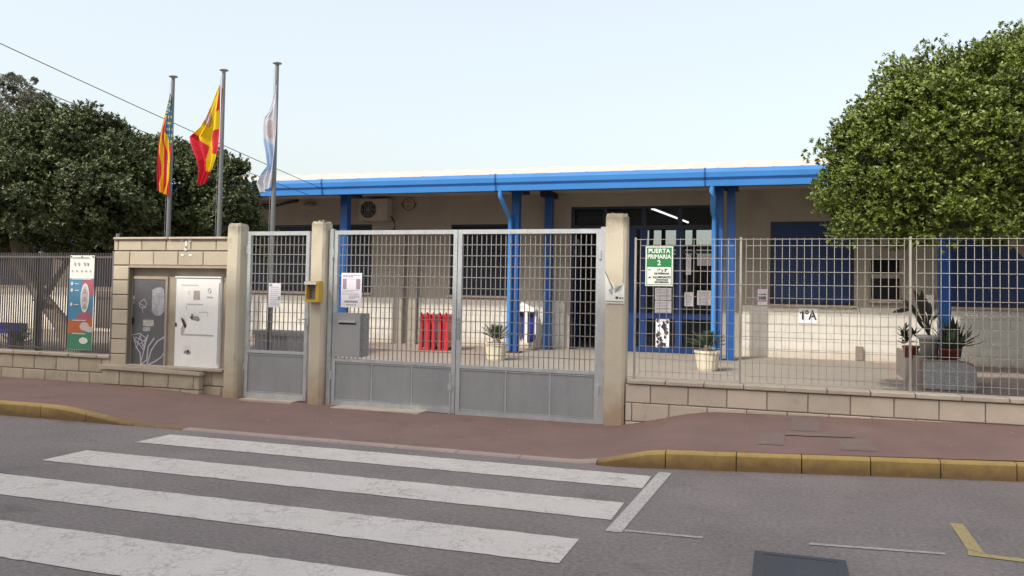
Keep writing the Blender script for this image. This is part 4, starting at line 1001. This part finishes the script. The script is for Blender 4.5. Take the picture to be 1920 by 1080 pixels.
# green door sign on the fence
ysn = YM-.012
q = rect(1210, 462, 1262, 536, ysn); xa, xb, za, zb_ = q; hh = zb_-za; cx = (xa+xb)/2
t = thing('door_sign', (cx, ysn, za), 'green and white sign reading PUERTA PRIMARIA 2 hanging on the mesh fence', 'sign')
build('plate', MB().box(xa, xb, ysn-.006, ysn-.001, za, zb_), sign_white, t)
build('green_field', MB().box(xa+.012, xb-.012, ysn-.0072, ysn-.0062, za+hh*.48, zb_-.012), green_sign, t)
build('green_border', MB().box(xa+.012, xa+.019, ysn-.0072, ysn-.0062, za+.012, za+hh*.48).box(xb-.019, xb-.012, ysn-.0072, ysn-.0062, za+.012, za+hh*.48).box(xa+.019, xb-.019, ysn-.0072, ysn-.0062, za+.012, za+.018), green_sign, t)
lettering('PUERTA', .066, sign_white, t, (cx, ysn-.009, zb_-hh*.12)); lettering('PRIMARIA', .064, sign_white, t, (cx, ysn-.009, zb_-hh*.265), .92); lettering('2', .075, sign_white, t, (cx, ysn-.009, zb_-hh*.42))
lettering('1º y 3º', .042, ink, t, (cx+.035, ysn-.009, za+hh*.40)); lettering('DE PRIMARIA', .028, ink, t, (cx+.03, ysn-.009, za+hh*.315)); lettering('ALUMNADO', .034, ink, t, (cx+.03, ysn-.009, za+hh*.225)); lettering('DE PRIMARIA', .026, ink, t, (cx+.03, ysn-.009, za+hh*.10))
build('print', MB().box(cx-.03, cx+.10, ysn-.009, ysn-.0075, za+hh*.145, za+hh*.172).box(xa+.03, xa+.06, ysn-.009, ysn-.0075, za+hh*.40, za+hh*.415).box(xa+.03, xa+.065, ysn-.009, ysn-.0075, za+hh*.20, za+hh*.21).box(xa+.04, xa+.055, ysn-.009, ysn-.0075, za+hh*.21, za+hh*.235), ink, t)

# ================================================================== LEFT: CABINET WALL, LOW WALL, SLAT FENCE
YL = 9.0
cw = thing('cabinet_wall', (-7.75, YL, 0), 'tall beige block wall with a niche for two meter cabinets left of the small gate', 'wall')
xa, xb = -8.70, -6.82
nxa, nxb, nz0, nz1 = X(238, 600, YL), X(424, 600, YL), .40, 1.735
core = MB().box(xa+.01, nxa, YL+.015, YL+.3, -.05, 2.08).box(nxb, xb, YL+.015, YL+.3, -.05, 2.08).box(nxa, nxb, YL+.015, YL+.3, nz1, 2.08).box(nxa, nxb, YL+.015, YL+.3, -.05, nz0-.03).box(nxa, nxb, YL+.16, YL+.3, nz0-.03, nz1)
build('core', core, mortar, cw)
bml = chamfer_block(.390, .06, .186, .007).mesh('block', blockm)
lb_ = MB().box(nxa+.001, nxb-.001, YL-.004, YL+.155, nz1-.03, nz1+.001); build('lintel', lb_, render_m, cw)
z = nz1+.006
for r_ in range(2):
    course(cw, xa, xb, YL, z+r_*.196, bml, .4, .013, xa-.13+.2*r_, 'block', .004, .97)
for r_ in range(7):
    zz = nz1-.2*(r_+1)+.004
    course(cw, xa, nxa, YL, zz, bml, .4, .012, xa-(.0 if r_ % 2 else .0), 'block', .004)
    course(cw, nxb, xb, YL, zz, bml, .4, .012, nxb-(.2 if r_ % 2 else 0), 'block', .004)
course(cw, nxa, nxb, YL, nz0-.2-.02, bml, .4, .013, nxa-.2, 'block', .004)
course(cw, xa, xb, YL-.0, -.02, bml, .4, .013, nxa-.05, 'block', .004)
cp_ = chamfer_block(.9, .36, .03, .006).mesh('coping_stone', coping)
course(cw, xa-.015, xb, YL-.03, 2.085, cp_, .92, .005, xa, 'coping_stone', .002)
build('niche_frame', MB().box(nxa+.001, nxb-.001, YL+.10, YL+.158, nz0, nz1-.031), render_m, cw)
build('ledge', MB().prism([(-8.78, .335), (-7.12, .315), (-7.12, .355), (-8.78, .385)], YL-.13, YL-.005), coping, cw)
course(cw, -8.74, -7.15, YL-.10, .13, chamfer_block(.39, .09, .19, .006).mesh('block', blockm), .4, .012, -8.84, 'block', .004)
course(cw, -8.74, -7.15, YL-.10, -.07, chamfer_block(.39, .09, .19, .006).mesh('block', blockm), .4, .012, -8.64, 'block', .004)
build('niche_sill', MB().box(nxa, nxb, YL-.06, YL+.15, nz0-.03, nz0-.001), coping, cw)
# plaster marks left on the wall where a sign hung
mk = MB()
for (px_, py_, w_, h_) in ((341, 450, 4, 3), (356, 450, 5, 4), (349, 458, 2.5, 9), (348, 466, 3, 5), (342, 478, 4, 2.5), (357, 478, 4, 2.5)):
    v = at(px_, py_, Y=YL-.002); mk.disc(v.x, YL-.003, v.z, w_/150, h_/150, 9)
build('plaster_mark', mk, sign_white, cw)

# dark cabinet door with graffiti
ycd = YL+.095
q = rect(246, 524, 313, 685, ycd); xa2, xb2, za2, zb2 = q
t = thing('meter_cabinet', ((xa2+xb2)/2, ycd, za2), 'dark grey metal cabinet door covered in silver graffiti and torn stickers', 'cabinet')
fr = MB().box(xa2-.035, xa2, ycd-.02, ycd+.004, za2-.03, zb2+.04).box(xb2, xb2+.03, ycd-.02, ycd+.004, za2-.03, zb2+.04).box(xa2, xb2, ycd-.02, ycd+.004, zb2, zb2+.04)
build('frame', fr, render_m, t); build('door', MB().box(xa2+.004, xb2-.004, ycd-.012, ycd+.004, za2, zb2-.004), dark_metal, t)
silver = mat('silver_spray', (.60, .58, .66), .6, .15, 12, .1, 60)
def dp(px_, py_, o=0): v = at(px_, py_, Y=ycd-.014); return (v.x, ycd-.0145-o, v.z)
def stroke(b, pts, w_=.010, o=0, nm='graffiti'):
    b = MB()
    P_ = [dp(*p_, o) for p_ in pts]; Q = []; w_ = w_*1.5
    for (p0, p1) in zip(P_, P_[1:]):
        for k in range(5): Q.append(Vector(p0).lerp(Vector(p1), k/5))
    Q.append(Vector(P_[-1]))
    for p0, p1 in zip(Q, Q[1:]):
        d = (p1-p0); 
        if d.length < 1e-5: continue
        s = Vector((-d.z, 0, d.x)).normalized()*w_/2; e = d.normalized()*w_*.2
        b.add([p0+s-e, p1+s+e, p1-s+e, p0-s-e], [(0,3,2,1)])
    build(nm, b, silver, t)
gr = MB()
stroke(gr, [(247,628),(262,625),(274,634),(264,645),(251,640),(254,632),(270,640),(278,628),(268,655),(250,632)], .007)
stroke(gr, [(250,630),(256,652),(263,628),(268,650),(276,630)], .007, .0003)
stroke(gr, [(255,650),(263,662),(264,684)], .012, .0005); stroke(gr, [(277,628),(268,664),(264,680)], .011, .0007)
stroke(gr, [(289,634),(278,650),(275,675),(266,682)], .013, .0009)
stroke(gr, [(311,630),(295,640),(284,656),(276,682)], .013, .0011); stroke(gr, [(310,658),(302,670),(290,678),(279,683)], .013, .0013)
stroke(gr, [(262,567),(270,561),(275,568),(272,577),(263,576),(261,568),(274,577)], .006); stroke(gr, [(267,578),(268,586)], .010)
st = MB()
for (a_, b_, c_, d_) in ((283,536,310,592), (268,600,287,612), (266,613,282,621), (248,553,253,562), (249,564,252,570)):
    p0, p1 = dp(a_, d_), dp(c_, b_)
    n = 10; pts = []
    for k in range(n):
        an = 2*math.pi*k/n; pts.append(((p0[0]+p1[0])/2+(p1[0]-p0[0])/2*max(-1, min(1, 1.3*math.cos(an)))*random.uniform(.8, 1), ycd-.0130, (p0[2]+p1[2])/2+(p1[2]-p0[2])/2*max(-1, min(1, 1.3*math.sin(an)))*random.uniform(.85, 1)))
    build('torn_sticker', MB().add(pts, [tuple(reversed(range(n)))]), mat('worn_sticker', (.36, .36, .39), .7, .35, 14, .3, 60), t)
st = MB(); p0 = dp(268, 611); p1 = dp(288, 600); st.box(p0[0], p1[0], ycd-.0142, ycd-.0132, p0[2], p1[2]); build('torn_sticker', st, mat('pale_sticker', (.45, .44, .42), .7, .2, 20, .2, 60), t)
build('latch', MB().box(xa2+.012, xa2+.03, ycd-.03, ycd-.0125, (za2+zb2)/2-.03, (za2+zb2)/2+.06), black, t)
# white cabinet door
q = rect(327, 523, 415, 686, ycd-.02); xa3, xb3, za3, zb3 = q; yw3 = ycd-.03
t = thing('meter_cabinet', ((xa3+xb3)/2, ycd, za3), 'white metal cabinet door with scorched dents in the niche beside the small gate', 'cabinet')
build('body', MB().box(xa3-.01, xb3+.01, yw3+.012, ycd+.004, za3-.02, zb3+.01), white_metal, t)
# dented door skin
NX, NZ = 30, 50; vs = []; fs = []; mi = []
sc = [(344, 603, .06, .05, .018), (350, 658, .05, .05, .016), (366, 595, .08, .03, .010)]
scw = [(at(a_, b_, Y=yw3).x, at(a_, b_, Y=yw3).z, rx, rz, d_) for a_, b_, rx, rz, d_ in sc]
for j in range(NZ+1):
    for i in range(NX+1):
        x = xa3+(xb3-xa3)*i/NX; z = za3+(zb3-za3)*j/NZ; y = yw3
        for (cx_, cz_, rx, rz, d_) in scw: y += d_*math.exp(-((x-cx_)/rx)**2-((z-cz_)/rz)**2)
        vs.append((x, y, z))
for j in range(NZ):
    for i in range(NX): k = j*(NX+1)+i; fs.append((k, k+1, k+NX+2, k+NX+1))
dmm = MB().add(vs, fs, 0, True); build('door', dmm, white_metal, t)
def sp(px_, py_, o=0): v = at(px_, py_, Y=yw3); return (v.x, yw3-.0012-o, v.z)
def blob(b, px_, py_, rx, ry, o=0, jag=.3, n=14, rot=0):
    c_ = sp(px_, py_); pts = []
    for k in range(n):
        a_ = 2*math.pi*k/n; r_ = random.uniform(1-jag, 1); x = rx*math.cos(a_)*r_/150; z = ry*math.sin(a_)*r_/150
        pts.append((c_[0]+x*math.cos(rot)-z*math.sin(rot), yw3-.0015-o, c_[2]+x*math.sin(rot)+z*math.cos(rot)))
    b.add([(c_[0], yw3-.002-o, c_[2])]+pts, [(0, 1+(k+1) % n, 1+k) for k in range(n)])
s1 = MB(); blob(s1, 366, 597, 15, 6, 0, .35, 14, -.15); blob(s1, 352, 661, 12, 6, 0, .5); build('scorch_mark', s1, mat('scorch_grey', (.30, .29, .29), .8, .3, 30, .2, 60), t)
s2 = MB(); blob(s2, 345, 606, 4, 14, .0006, .3, 12, .5); blob(s2, 360, 594, 2.5, 7, .001, .3); blob(s2, 352, 659, 5, 4, .0006, .6); blob(s2, 330, 609, 3, 5, .0006, .3); build('scorch_mark', s2, mat('scorch_dark', (.06, .055, .055), .8, .3, 30, .2, 60), t)
s3 = MB(); blob(s3, 343, 617, 6, 13, .0003, .3, 12, -.2); build('stain', s3, mat('pink_stain', (.52, .42, .41), .8, .2, 30, .1, 60), t)
s4 = MB()
for (a_, b_, c_, d_) in ((363, 545, 375, 562), ): p0, p1 = sp(a_, d_), sp(c_, b_); s4.box(p0[0], p1[0], yw3-.003, yw3-.001, p0[2], p1[2])
build('sticker', s4, mat('beige_sticker', (.42, .38, .33), .7, .2, 30, .1, 60), t)
s5 = MB()
for (a_, b_, c_, d_) in ((350, 570, 381, 571.5), (341, 534, 372, 535), (373, 585, 389, 586), (388, 556, 399, 559), (349, 573, 350.5, 581), (389, 586, 390, 594), (340, 628, 400, 628.8)): p0, p1 = sp(a_, d_), sp(c_, b_); s5.box(p0[0], p1[0], yw3-.002, yw3-.0005, p0[2], p1[2])
c_ = sp(393, 545); pts = [(c_[0]+.022*math.cos(k*math.pi/8), yw3-.003, c_[2]+.03*math.sin(k*math.pi/8)) for k in range(17)]; s5.tube(pts, .004, 4, caps=False)
c_ = sp(356, 549); pts = [(c_[0]+.016*math.cos(1+k*math.pi/8), yw3-.003, c_[2]+.02*math.sin(1+k*math.pi/8)) for k in range(11)]; s5.tube(pts, .003, 4, caps=False)
build('marking', s5, mat('grey_marking', (.48, .48, .48), .7, .2, 30), t)
build('hinge', MB().tube([(xb3-.02, yw3-.008, za3+.05), (xb3-.02, yw3-.008, zb3-.05)], .007, 6), white_metal, t)
build('top_lip', MB().box(xa3-.015, xb3+.015, yw3-.012, ycd, zb3+.01, zb3+.028), white_metal, t)

# low wall on the left
lw = thing('low_wall', (-12, 9.0, 0), 'low grey beige block wall under the slatted fence at the left edge', 'wall')
ZL = .505
build('core', MB().box(-20, -8.70, YL+.015, YL+.2, -.05, ZL-.05), mortar, lw)
for r_, z in enumerate((ZL-.05-.19, ZL-.05-.386, ZL-.05-.582)): course(lw, -20, -8.70, YL, z, bml, .4, .013, -8.84-(.2 if r_ % 2 else 0), 'block', .004)
cml = chamfer_block(.49, .26, .045, .007).mesh('coping_stone', coping); course(lw, -20, -8.70, YL-.03, ZL-.045, cml, .5, .006, -8.9, 'coping_stone', .003)
# slat fence
sf = thing('slat_fence', (-12, YL+.08, ZL), 'dull steel fence of close upright slats on the left low wall', 'fence')
YS = YL+.09
ov = MB().box(-.0045, .0045, -.008, .008, 0, 1).mesh('slat', old_bar)
x = -8.83; k = 0; rest = MB()
while x > -19.9:
    if k < 120: inst('slat', ov, sf, (x, YS, ZL+.01), (1, 1, 1.39))
    else: rest.box(x-.007, x+.007, YS-.012, YS+.012, ZL+.01, ZL+1.40)
    x -= .0735/1.7; k += 1
build('slats', rest, old_bar, sf, kind='stuff')
for z in (ZL+.04, ZL+1.33): build('rail', MB().box(-19.95, -8.8, YS-.006, YS+.006, z, z+.025), old_bar, sf)
for xx in (X(70, 560, YS), -12.6, -14.8): build('post', MB().box(xx-.03, xx+.03, YS+.013, YS+.07, ZL, ZL+1.42), old_bar, sf)
xx = X(217, 500, YL-.02)+.0
t = thing('fence_post', (xx, YL+.06, ZL), 'grey steel post at the corner where slatted fence meets the cabinet wall', 'post')
build('post', MB().tube([(xx-.05, YL+.05, ZL), (xx-.05, YL+.05, 2.17)], .024, 10), steel_pole, t); build('post', MB().box(xx-.11, xx-.085, YL+.03, YL+.07, ZL, 1.93), steel_pole, t)

# banner on the slat fence
yb2 = YS-.02
q = rect(126, 479, 178, 655, yb2); xa, xb, za, zb_ = q; hh = zb_-za; w_ = xb-xa
t = thing('banner', ((xa+xb)/2, yb2, za), 'tall white, blue, orange and green health banner tied to the slatted fence', 'banner')
build('sheet', MB().box(xa, xb, yb2-.004, yb2, za, zb_), sign_white, t)
def fld(name, m, poly, o):
    b = MB(); b.prism([(xa+u*w_, zb_-v*hh) for u, v in poly], yb2-.0045-o-.0006, yb2-.0045-o); build(name, b, m, t)
fld('blue_field', b_blue, [(0,.70), (1,.66), (1,.245), (0,.245)], 0)
fld('pink_field', b_red, [(.5,.30), (.62,.252), (1,.252), (1,.42), (.84,.42), (.6,.36)], .001)
fld('pink_field', b_red, [(.48,.60), (.9,.60), (1,.68), (.3,.68)], .001)
fld('orange_field', b_orange, [(0,.83), (1,.82), (1,.665), (.5,.675), (0,.69)], .002)
fld('green_field', b_green, [(0,.995), (1,.995), (1,.80), (.5,.815), (0,.83)], .003)
for (u, v, ru, rv, m, o) in ((.67, .45, .18, .155, sign_white, .004), (.67, .45, .13, .13, b_skin, .005), (.70, .75, .2, .045, b_skin, .006), (.9, .78, .18, .03, b_skin, .0065), (.68, .90, .18, .035, sign_white, .0075)):
    b = MB(); b.disc(xa+u*w_, yb2-.0052-o, zb_-v*hh, ru*w_, rv*hh, 18); build('print', b, m, t)
b = MB()
for v in (.37, .45, .53):
    b.disc(xa+.67*w_, yb2-.0115, zb_-v*hh, .05*w_, .014*hh, 8).box(xa+.58*w_, xa+.76*w_, yb2-.0117, yb2-.0113, zb_-(v+.032)*hh, zb_-(v+.018)*hh); build('print', b, print_grey, t); b = MB()
for u in (.22, .38, .62, .75):
    b.disc(xa+u*w_, yb2-.0117, zb_-.085*hh, .04*w_, .012*hh, 8).box(xa+(u-.02)*w_, xa+(u+.02)*w_, yb2-.0117, yb2-.0113, zb_-.11*hh, zb_-.097*hh); build('print', b, print_grey, t); b = MB()
for u in (.12, .3, .5, .68, .86):
    b.disc(xa+u*w_, yb2-.0117, zb_-.165*hh, .035*w_, .010*hh, 6); build('print', b, print_grey, t); b = MB()
b.box(xa+.1*w_, xa+.8*w_, yb2-.0117, yb2-.0113, zb_-.028*hh, zb_-.02*hh)
build('print', b, print_grey, t)
b = MB()
for v in (.30, .37, .52):
    b.disc(xa+.13*w_, yb2-.0117, zb_-v*hh, .05*w_, .02*hh, 10).box(xa+.24*w_, xa+.42*w_, yb2-.0117, yb2-.0113, zb_-(v+.006)*hh, zb_-(v-.002)*hh); build('print', b, sign_white, t); b = MB()
b.box(xa+.2*w_, xa+.75*w_, yb2-.0117, yb2-.0113, zb_-.692*hh, zb_-.684*hh); build('print', b, sign_white, t); b = MB()
b.box(xa+.2*w_, xa+.75*w_, yb2-.0117, yb2-.0113, zb_-.832*hh, zb_-.824*hh); build('print', b, sign_white, t); b = MB()
b.box(xa+.1*w_, xa+.9*w_, yb2-.0117, yb2-.0113, zb_-.256*hh, zb_-.248*hh)
build('print', b, sign_white, t)
b = MB()
for u in (.05, .5, .95): build('eyelet', MB().disc(xa+u*w_, yb2-.0118, zb_-.015*hh, .012, .012, 8), black, t)

# ================================================================== TREES
def crown(parent, blobs, m, n_sprig, leaf, seed, droop=.15, name='crown', fill=.35):
    """thousands of folded leaves in outward sprigs over lumpy, noisy blobs"""
    rg = np.random.default_rng(seed)
    wts = np.array([b_[3]*b_[4]+b_[4]*b_[5]+b_[3]*b_[5] for b_ in blobs]); wts = wts/wts.sum()
    V = []; 
    pick = rg.choice(len(blobs), n_sprig, p=wts)
    bl_ = np.array(blobs)[pick]
    d = rg.normal(size=(n_sprig, 3)); d /= np.linalg.norm(d, axis=1)[:, None]
    d[:, 2] = np.where(d[:, 2] < -.55, -d[:, 2], d[:, 2])
    ph = rg.uniform(0, 6.28, (6, 3)); k_ = rg.normal(size=(6, 3))*3.2
    lump = sum(np.sin((d*k_[i]).sum(1)*1.6+ph[i, 0]+pick*1.7) for i in range(6))/6
    lump2 = sum(np.sin((d*k_[i]).sum(1)*5.2+ph[i, 1]+pick*2.1) for i in range(6))/6
    rad = 1+.13*lump+.10*lump2
    inn = rg.random(n_sprig) < fill
    rad = np.where(inn, rad*rg.uniform(.62, .92, n_sprig), rad*(1-.10*rg.random(n_sprig)**1.5))
    far = rg.random(n_sprig) < .035; rad = np.where(far, rad*rg.uniform(1.02, 1.12, n_sprig), rad)
    # gather the sprigs into clumps with gaps between them
    nc = max(60, n_sprig//56); cid = rg.integers(0, nc, n_sprig)
    cdir = rg.normal(size=(nc, 3)); cdir /= np.linalg.norm(cdir, axis=1)[:, None]; cdir[:, 2] = np.where(cdir[:, 2] < -.6, -cdir[:, 2], cdir[:, 2])
    cpk = rg.choice(len(blobs), nc, p=wts); crad = rg.uniform(.84, 1.10, nc)+rg.choice([0, .07, .11], nc, p=[.90, .07, .03])
    B_ = np.array(blobs)
    CP = B_[cpk, :3]+cdir*B_[cpk, 3:6]*crad[:, None]; size = rg.uniform(.12, .30, nc)
    off = rg.normal(size=(n_sprig, 3)); off /= np.linalg.norm(off, axis=1)[:, None]; off *= (rg.random(n_sprig)**.4)[:, None]
    clumped = rg.random(n_sprig) < .72
    P_ = np.where(clumped[:, None], CP[cid]+off*size[cid][:, None]*np.array([1, 1, .8]), bl_[:, :3]+d*bl_[:, 3:6]*(rad*np.where(inn, .92, .80))[:, None])
    d = np.where(clumped[:, None], cdir[cid]*.7+off*.9, d); d /= np.linalg.norm(d, axis=1)[:, None]; bl_ = np.where(clumped[:, None], B_[cpk[cid]], bl_)
    nrm = d/ bl_[:, 3:6]; nrm /= np.linalg.norm(nrm, axis=1)[:, None]
    nrm[:, 2] += .35; nrm += rg.normal(size=nrm.shape)*.35; nrm /= np.linalg.norm(nrm, axis=1)[:, None]
    # keep sprigs that are not buried deep in another blob
    keep = np.ones(n_sprig, bool)
    for i, b_ in enumerate(blobs):
        q_ = (P_-np.array(b_[:3]))/np.array(b_[3:6]); keep &= ~(((q_**2).sum(1) < .42))
    P_ = P_[keep]; nrm = nrm[keep]; n = len(P_)
    K = 6
    a = np.where(np.abs(nrm[:, 2:3]) < .9, np.array([[0, 0, 1.]]), np.array([[1., 0, 0]]))
    u = np.cross(nrm, a); u /= np.linalg.norm(u, axis=1)[:, None]; v = np.cross(nrm, u)
    allv = []
    for k in range(K):
        an = k*2.399+rg.uniform(-.4, .4, n); op = rg.uniform(.35, 1.15, n)
        dr = nrm*np.cos(op)[:, None]+(u*np.cos(an)[:, None]+v*np.sin(an)[:, None])*np.sin(op)[:, None]
        dr[:, 2] -= droop*rg.random(n); dr /= np.linalg.norm(dr, axis=1)[:, None]
        L_ = leaf*rg.uniform(.7, 1.25, n); wd = L_*.27
        sd = np.cross(dr, nrm+rg.normal(size=dr.shape)*.3); sd /= np.linalg.norm(sd, axis=1)[:, None]+1e-9
        nn = np.cross(sd, dr)
        base = P_+nrm*(k*leaf*.12)[..., None] if False else P_+nrm*(k*leaf*.13)
        b0 = base; m1 = base+dr*(L_*.5)[:, None]+sd*wd[:, None]+nn*(wd*.35)[:, None]; m2 = base+dr*(L_*.5)[:, None]-sd*wd[:, None]+nn*(wd*.35)[:, None]
        tp = base+dr*L_[:, None]-nn*(L_*.08)[:, None]
        allv.append(np.stack([b0, m1, tp, m2], 1))
    vv = np.concatenate(allv).reshape(-1, 3); nf = len(vv)//4
    base_ = np.array(wloc(parent)); vv = vv-base_
    me = bpy.data.meshes.new(name); me.vertices.add(len(vv)); me.vertices.foreach_set('co', vv.ravel())
    tri = (np.arange(nf)[:, None]*4+np.array([[0, 1, 2, 0, 2, 3]])).ravel()
    me.loops.add(nf*6); me.loops.foreach_set('vertex_index', tri.astype(np.int32))
    me.polygons.add(nf*2); me.polygons.foreach_set('loop_start', np.arange(nf*2, dtype=np.int32)*3); me.polygons.foreach_set('loop_total', np.full(nf*2, 3, dtype=np.int32))
    me.materials.append(m); me.update(calc_edges=True); me.validate()
    o = bpy.data.objects.new(name, me); C.objects.link(o); o.parent = parent; return o
def limb(parent, pts, rads, name='trunk', m=bark): return build(name, MB().tube(pts, rads, 10), m, parent)
def blobs_px(lst, Y0):
    """(px, py, ry metres in x, in y, in z, depth offset)"""
    out_ = []
    for (px_, py_, rx, ry, rz, dy) in lst:
        p_ = at(px_, py_, Y=Y0+dy); out_.append((p_.x, p_.y, p_.z, rx, ry, rz))
    return out_
# right tree
YT = 12.6
rt_x = at(1990, 600, Y=YT).x
t = thing('tree', (rt_x, YT, .03), 'dense bright green round tree overhanging the right mesh fence', 'tree')
limb(t, [(rt_x, YT, .0), (rt_x-.05, YT, 1.0), (rt_x-.1, YT, 1.9), (rt_x-.2, YT, 2.9), (rt_x-.3, YT, 3.8)], [.2, .17, .15, .11, .05])
for (dx, dy, dz) in ((-1.4, -.3, 3.0), (1.2, .4, 3.1), (-.7, .8, 3.6), (.5, -.8, 3.5), (-1.0, -.8, 2.5)):
    limb(t, [(rt_x-.1, YT, 1.8), (rt_x-.1+dx*.5, YT+dy*.5, 1.8+(dz-1.8)*.6), (rt_x-.1+dx, YT+dy, dz)], [.09, .06, .03], 'branch')
br = blobs_px([(1850, 300, 1.55, 1.5, 1.25, 0), (1668, 330, .93, 1.0, .95, .0), (1720, 205, .72, .8, .70, .1), (1655, 395, .78, .8, .56, -.1), (1915, 180, 1.1, 1.1, .75, .2), (1800, 400, 1.2, 1.0, .62, -.3), (2080, 260, 1.6, 1.6, 1.45, 0), (1990, 390, 1.5, 1.2, .75, -.2), (1625, 345, .6, .7, .66, 0), (1745, 275, .9, .9, .8, -.3), (1850, 215, 1.0, 1.0, .75, -.3)], YT)
crown(t, [(b_[0]+.10,)+tuple(b_[1:]) for b_ in br], leaf_r, 72000, .054, 11, fill=.42)
# second tree, hidden from view, added to shade the school wall at the right
t = thing('tree', (5.0, 16.3, .03), 'second green tree added to shade the school wall, mostly hidden behind the bright round tree', 'tree')
limb(t, [(5.0, 16.3, 0), (5.0, 16.3, 1.2), (4.8, 16.35, 2.6), (4.2, 16.4, 3.8)], [.16, .14, .11, .05])
limb(t, [(4.95, 16.3, 2.1), (5.4, 16.2, 3.0), (5.8, 16.2, 3.8)], [.09, .06, .03], 'branch')
crown(t, [(3.1, 16.4, 4.15, 1.15, 1.0, 1.1), (4.5, 16.4, 4.2, 1.3, 1.1, 1.15), (2.5, 16.4, 3.9, .7, .7, .7), (6.0, 16.4, 4.1, 1.3, 1.1, 1.1)], leaf_r, 20000, .085, 51)
# left trees
YT2 = 12.2
p_ = at(140, 640, Y=YT2)
t = thing('tree', (p_.x, YT2, .03), 'big dark green tree with leaning pale trunk behind the slatted fence', 'tree')
k0, k1, k2 = at(150, 650, Y=YT2), at(80, 560, Y=YT2), at(38, 495, Y=YT2)
limb(t, [(k0.x, YT2, .0), tuple(k0.lerp(k1, .5)), tuple(k1), tuple(k2), tuple(at(20, 400, Y=YT2))], [.17, .15, .13, .12, .09])
limb(t, [tuple(k2), tuple(at(60, 420, Y=YT2+.3)), tuple(at(120, 340, Y=YT2+.4))], [.09, .07, .04], 'branch')
limb(t, [tuple(k1), tuple(at(140, 470, Y=YT2+.5)), tuple(at(180, 380, Y=YT2+.6))], [.08, .06, .03], 'branch')
bl2 = blobs_px([(60, 345, 1.5, 1.4, .98, 0), (-80, 350, 1.5, 1.4, 1.0, 0), (150, 290, 1.0, 1.0, .75, .1), (190, 370, 1.1, 1.0, .70, -.2), (70, 395, 1.5, 1.1, .62, -.3), (120, 262, .75, .8, .5, .1), (20, 280, .9, .9, .55, .2), (-120, 420, 1.4, 1.1, .6, -.2), (215, 310, .6, .7, .5, 0), (60, 440, 1.9, 1.2, .42, .5), (190, 440, 1.4, 1.0, .44, .5), (-120, 450, 1.7, 1.2, .42, .5), (100, 455, 1.7, .9, .34, 1.2), (230, 460, 1.0, .8, .3, 1.0)], YT2)
crown(t, bl2, leaf_l, 52000, .070, 21, fill=.5)
YT3 = 14.0
p_ = at(350, 640, Y=YT3)
t = thing('tree', (p_.x, YT3, .03), 'dark green tree behind the flagpoles and the cabinet wall', 'tree')
limb(t, [(p_.x, YT3, 0), (p_.x+.05, YT3, 1.2), (p_.x-.05, YT3, 2.4), (p_.x, YT3, 3.2)], [.17, .14, .12, .06])
for dx in (-1.0, .8): limb(t, [(p_.x, YT3, 1.6), (p_.x+dx*.5, YT3, 2.2), (p_.x+dx, YT3+.2, 2.8)], [.08, .06, .03], 'branch')
bl3 = blobs_px([(350, 375, 1.15, 1.1, .80, 0), (290, 335, .85, .9, .75, .1), (405, 350, .52, .7, .62, 0), (250, 400, 1.1, 1.0, .75, -.2), (400, 410, .75, .8, .55, -.2), (330, 320, .6, .7, .45, 0), (300, 430, 1.1, .9, .5, -.3), (380, 450, 1.2, 1.0, .45, .2), (260, 440, 1.2, 1.0, .45, .2)], YT3)
crown(t, bl3, leaf_l, 34000, .070, 31, fill=.5)
# far grey tree
YT4 = 38
p_ = at(30, 500, Y=YT4)
t = thing('tree', (p_.x, YT4, 0), 'hazy grey green eucalyptus showing above the dark tree at the far left', 'tree')
limb(t, [(p_.x, YT4, 0), (p_.x+.2, YT4, 5), (p_.x, YT4, 10)], [.4, .3, .1])
bl4 = blobs_px([(20, 175, 1.6, 1.5, 1.2, 0), (75, 205, 1.1, 1.1, .9, 0), (-30, 190, 1.8, 1.5, 1.4, 0), (50, 240, 2.0, 2, 1.6, 0)], YT4)
crown(t, bl4, leaf_g, 5200, .13, 41, fill=.5)

# overhead cables
def sag(a, b, s, n=16): return [a.lerp(b, i/n)+Vector((0, 0, -s*4*(i/n)*(1-i/n))) for i in range(n+1)]
def ext(a, b, k): return a+(a-b)*k
for (pa, pb2, lb, s) in (((0, 70), (600, 352), 'upper overhead cable running from the far left down to the school eave', .10), ((0, 125), (580, 366), 'lower overhead cable running from the far left down to the school eave', .12)):
    a_ = at(*pa, Y=10.2); b_ = at(*pb2, Y=YG-.05); a2 = ext(a_, b_, .9)
    solid('overhead_cable', MB().tube(sag(a2, b_, s), .008, 5), wire_m, lb, 'cable', 'overhead cables')

# ================================================================== HOUSES ACROSS THE STREET (behind the camera; they shade the road)
def house(x0, x1, z1, label, m, nfl):
    t = thing('town_house', ((x0+x1)/2, -6, 0), label, 'building', 'houses across the street')
    y1, y0 = -4.4, -14
    build('wall', MB().box(x0, x1, y0, y1, 0, z1), m, t)
    build('cornice', MB().box(x0-.0, x1+.0, y1+.002, y1+.15, z1-.25, z1), coping, t)
    n = max(2, int((x1-x0)/3))
    for f_ in range(nfl):
        for k in range(n):
            cx_ = x0+(k+.5)*(x1-x0)/n; zb2 = .9+f_*3.1
            wn = build('window', MB().box(cx_-.55, cx_+.55, y1+.002, y1+.05, zb2, zb2+1.4), white_plastic, t)
            build('pane', MB().box(cx_-.48, cx_+.48, y1+.051, y1+.056, zb2+.07, zb2+1.33), dark_glass, wn)
house(-19.5, -1.5, 16.6, 'tall pale town house across the street, shading the road and gates', bldg_far, 5)
house(-34, -20.5, 4.2, 'low white house across the street, left of the tall one', mat('facade_white', (.72, .70, .66), .9), 1)
house(-.5, 14, 4.2, 'low cream house across the street, right of the tall one', mat('facade_cream', (.66, .62, .54), .9), 1)
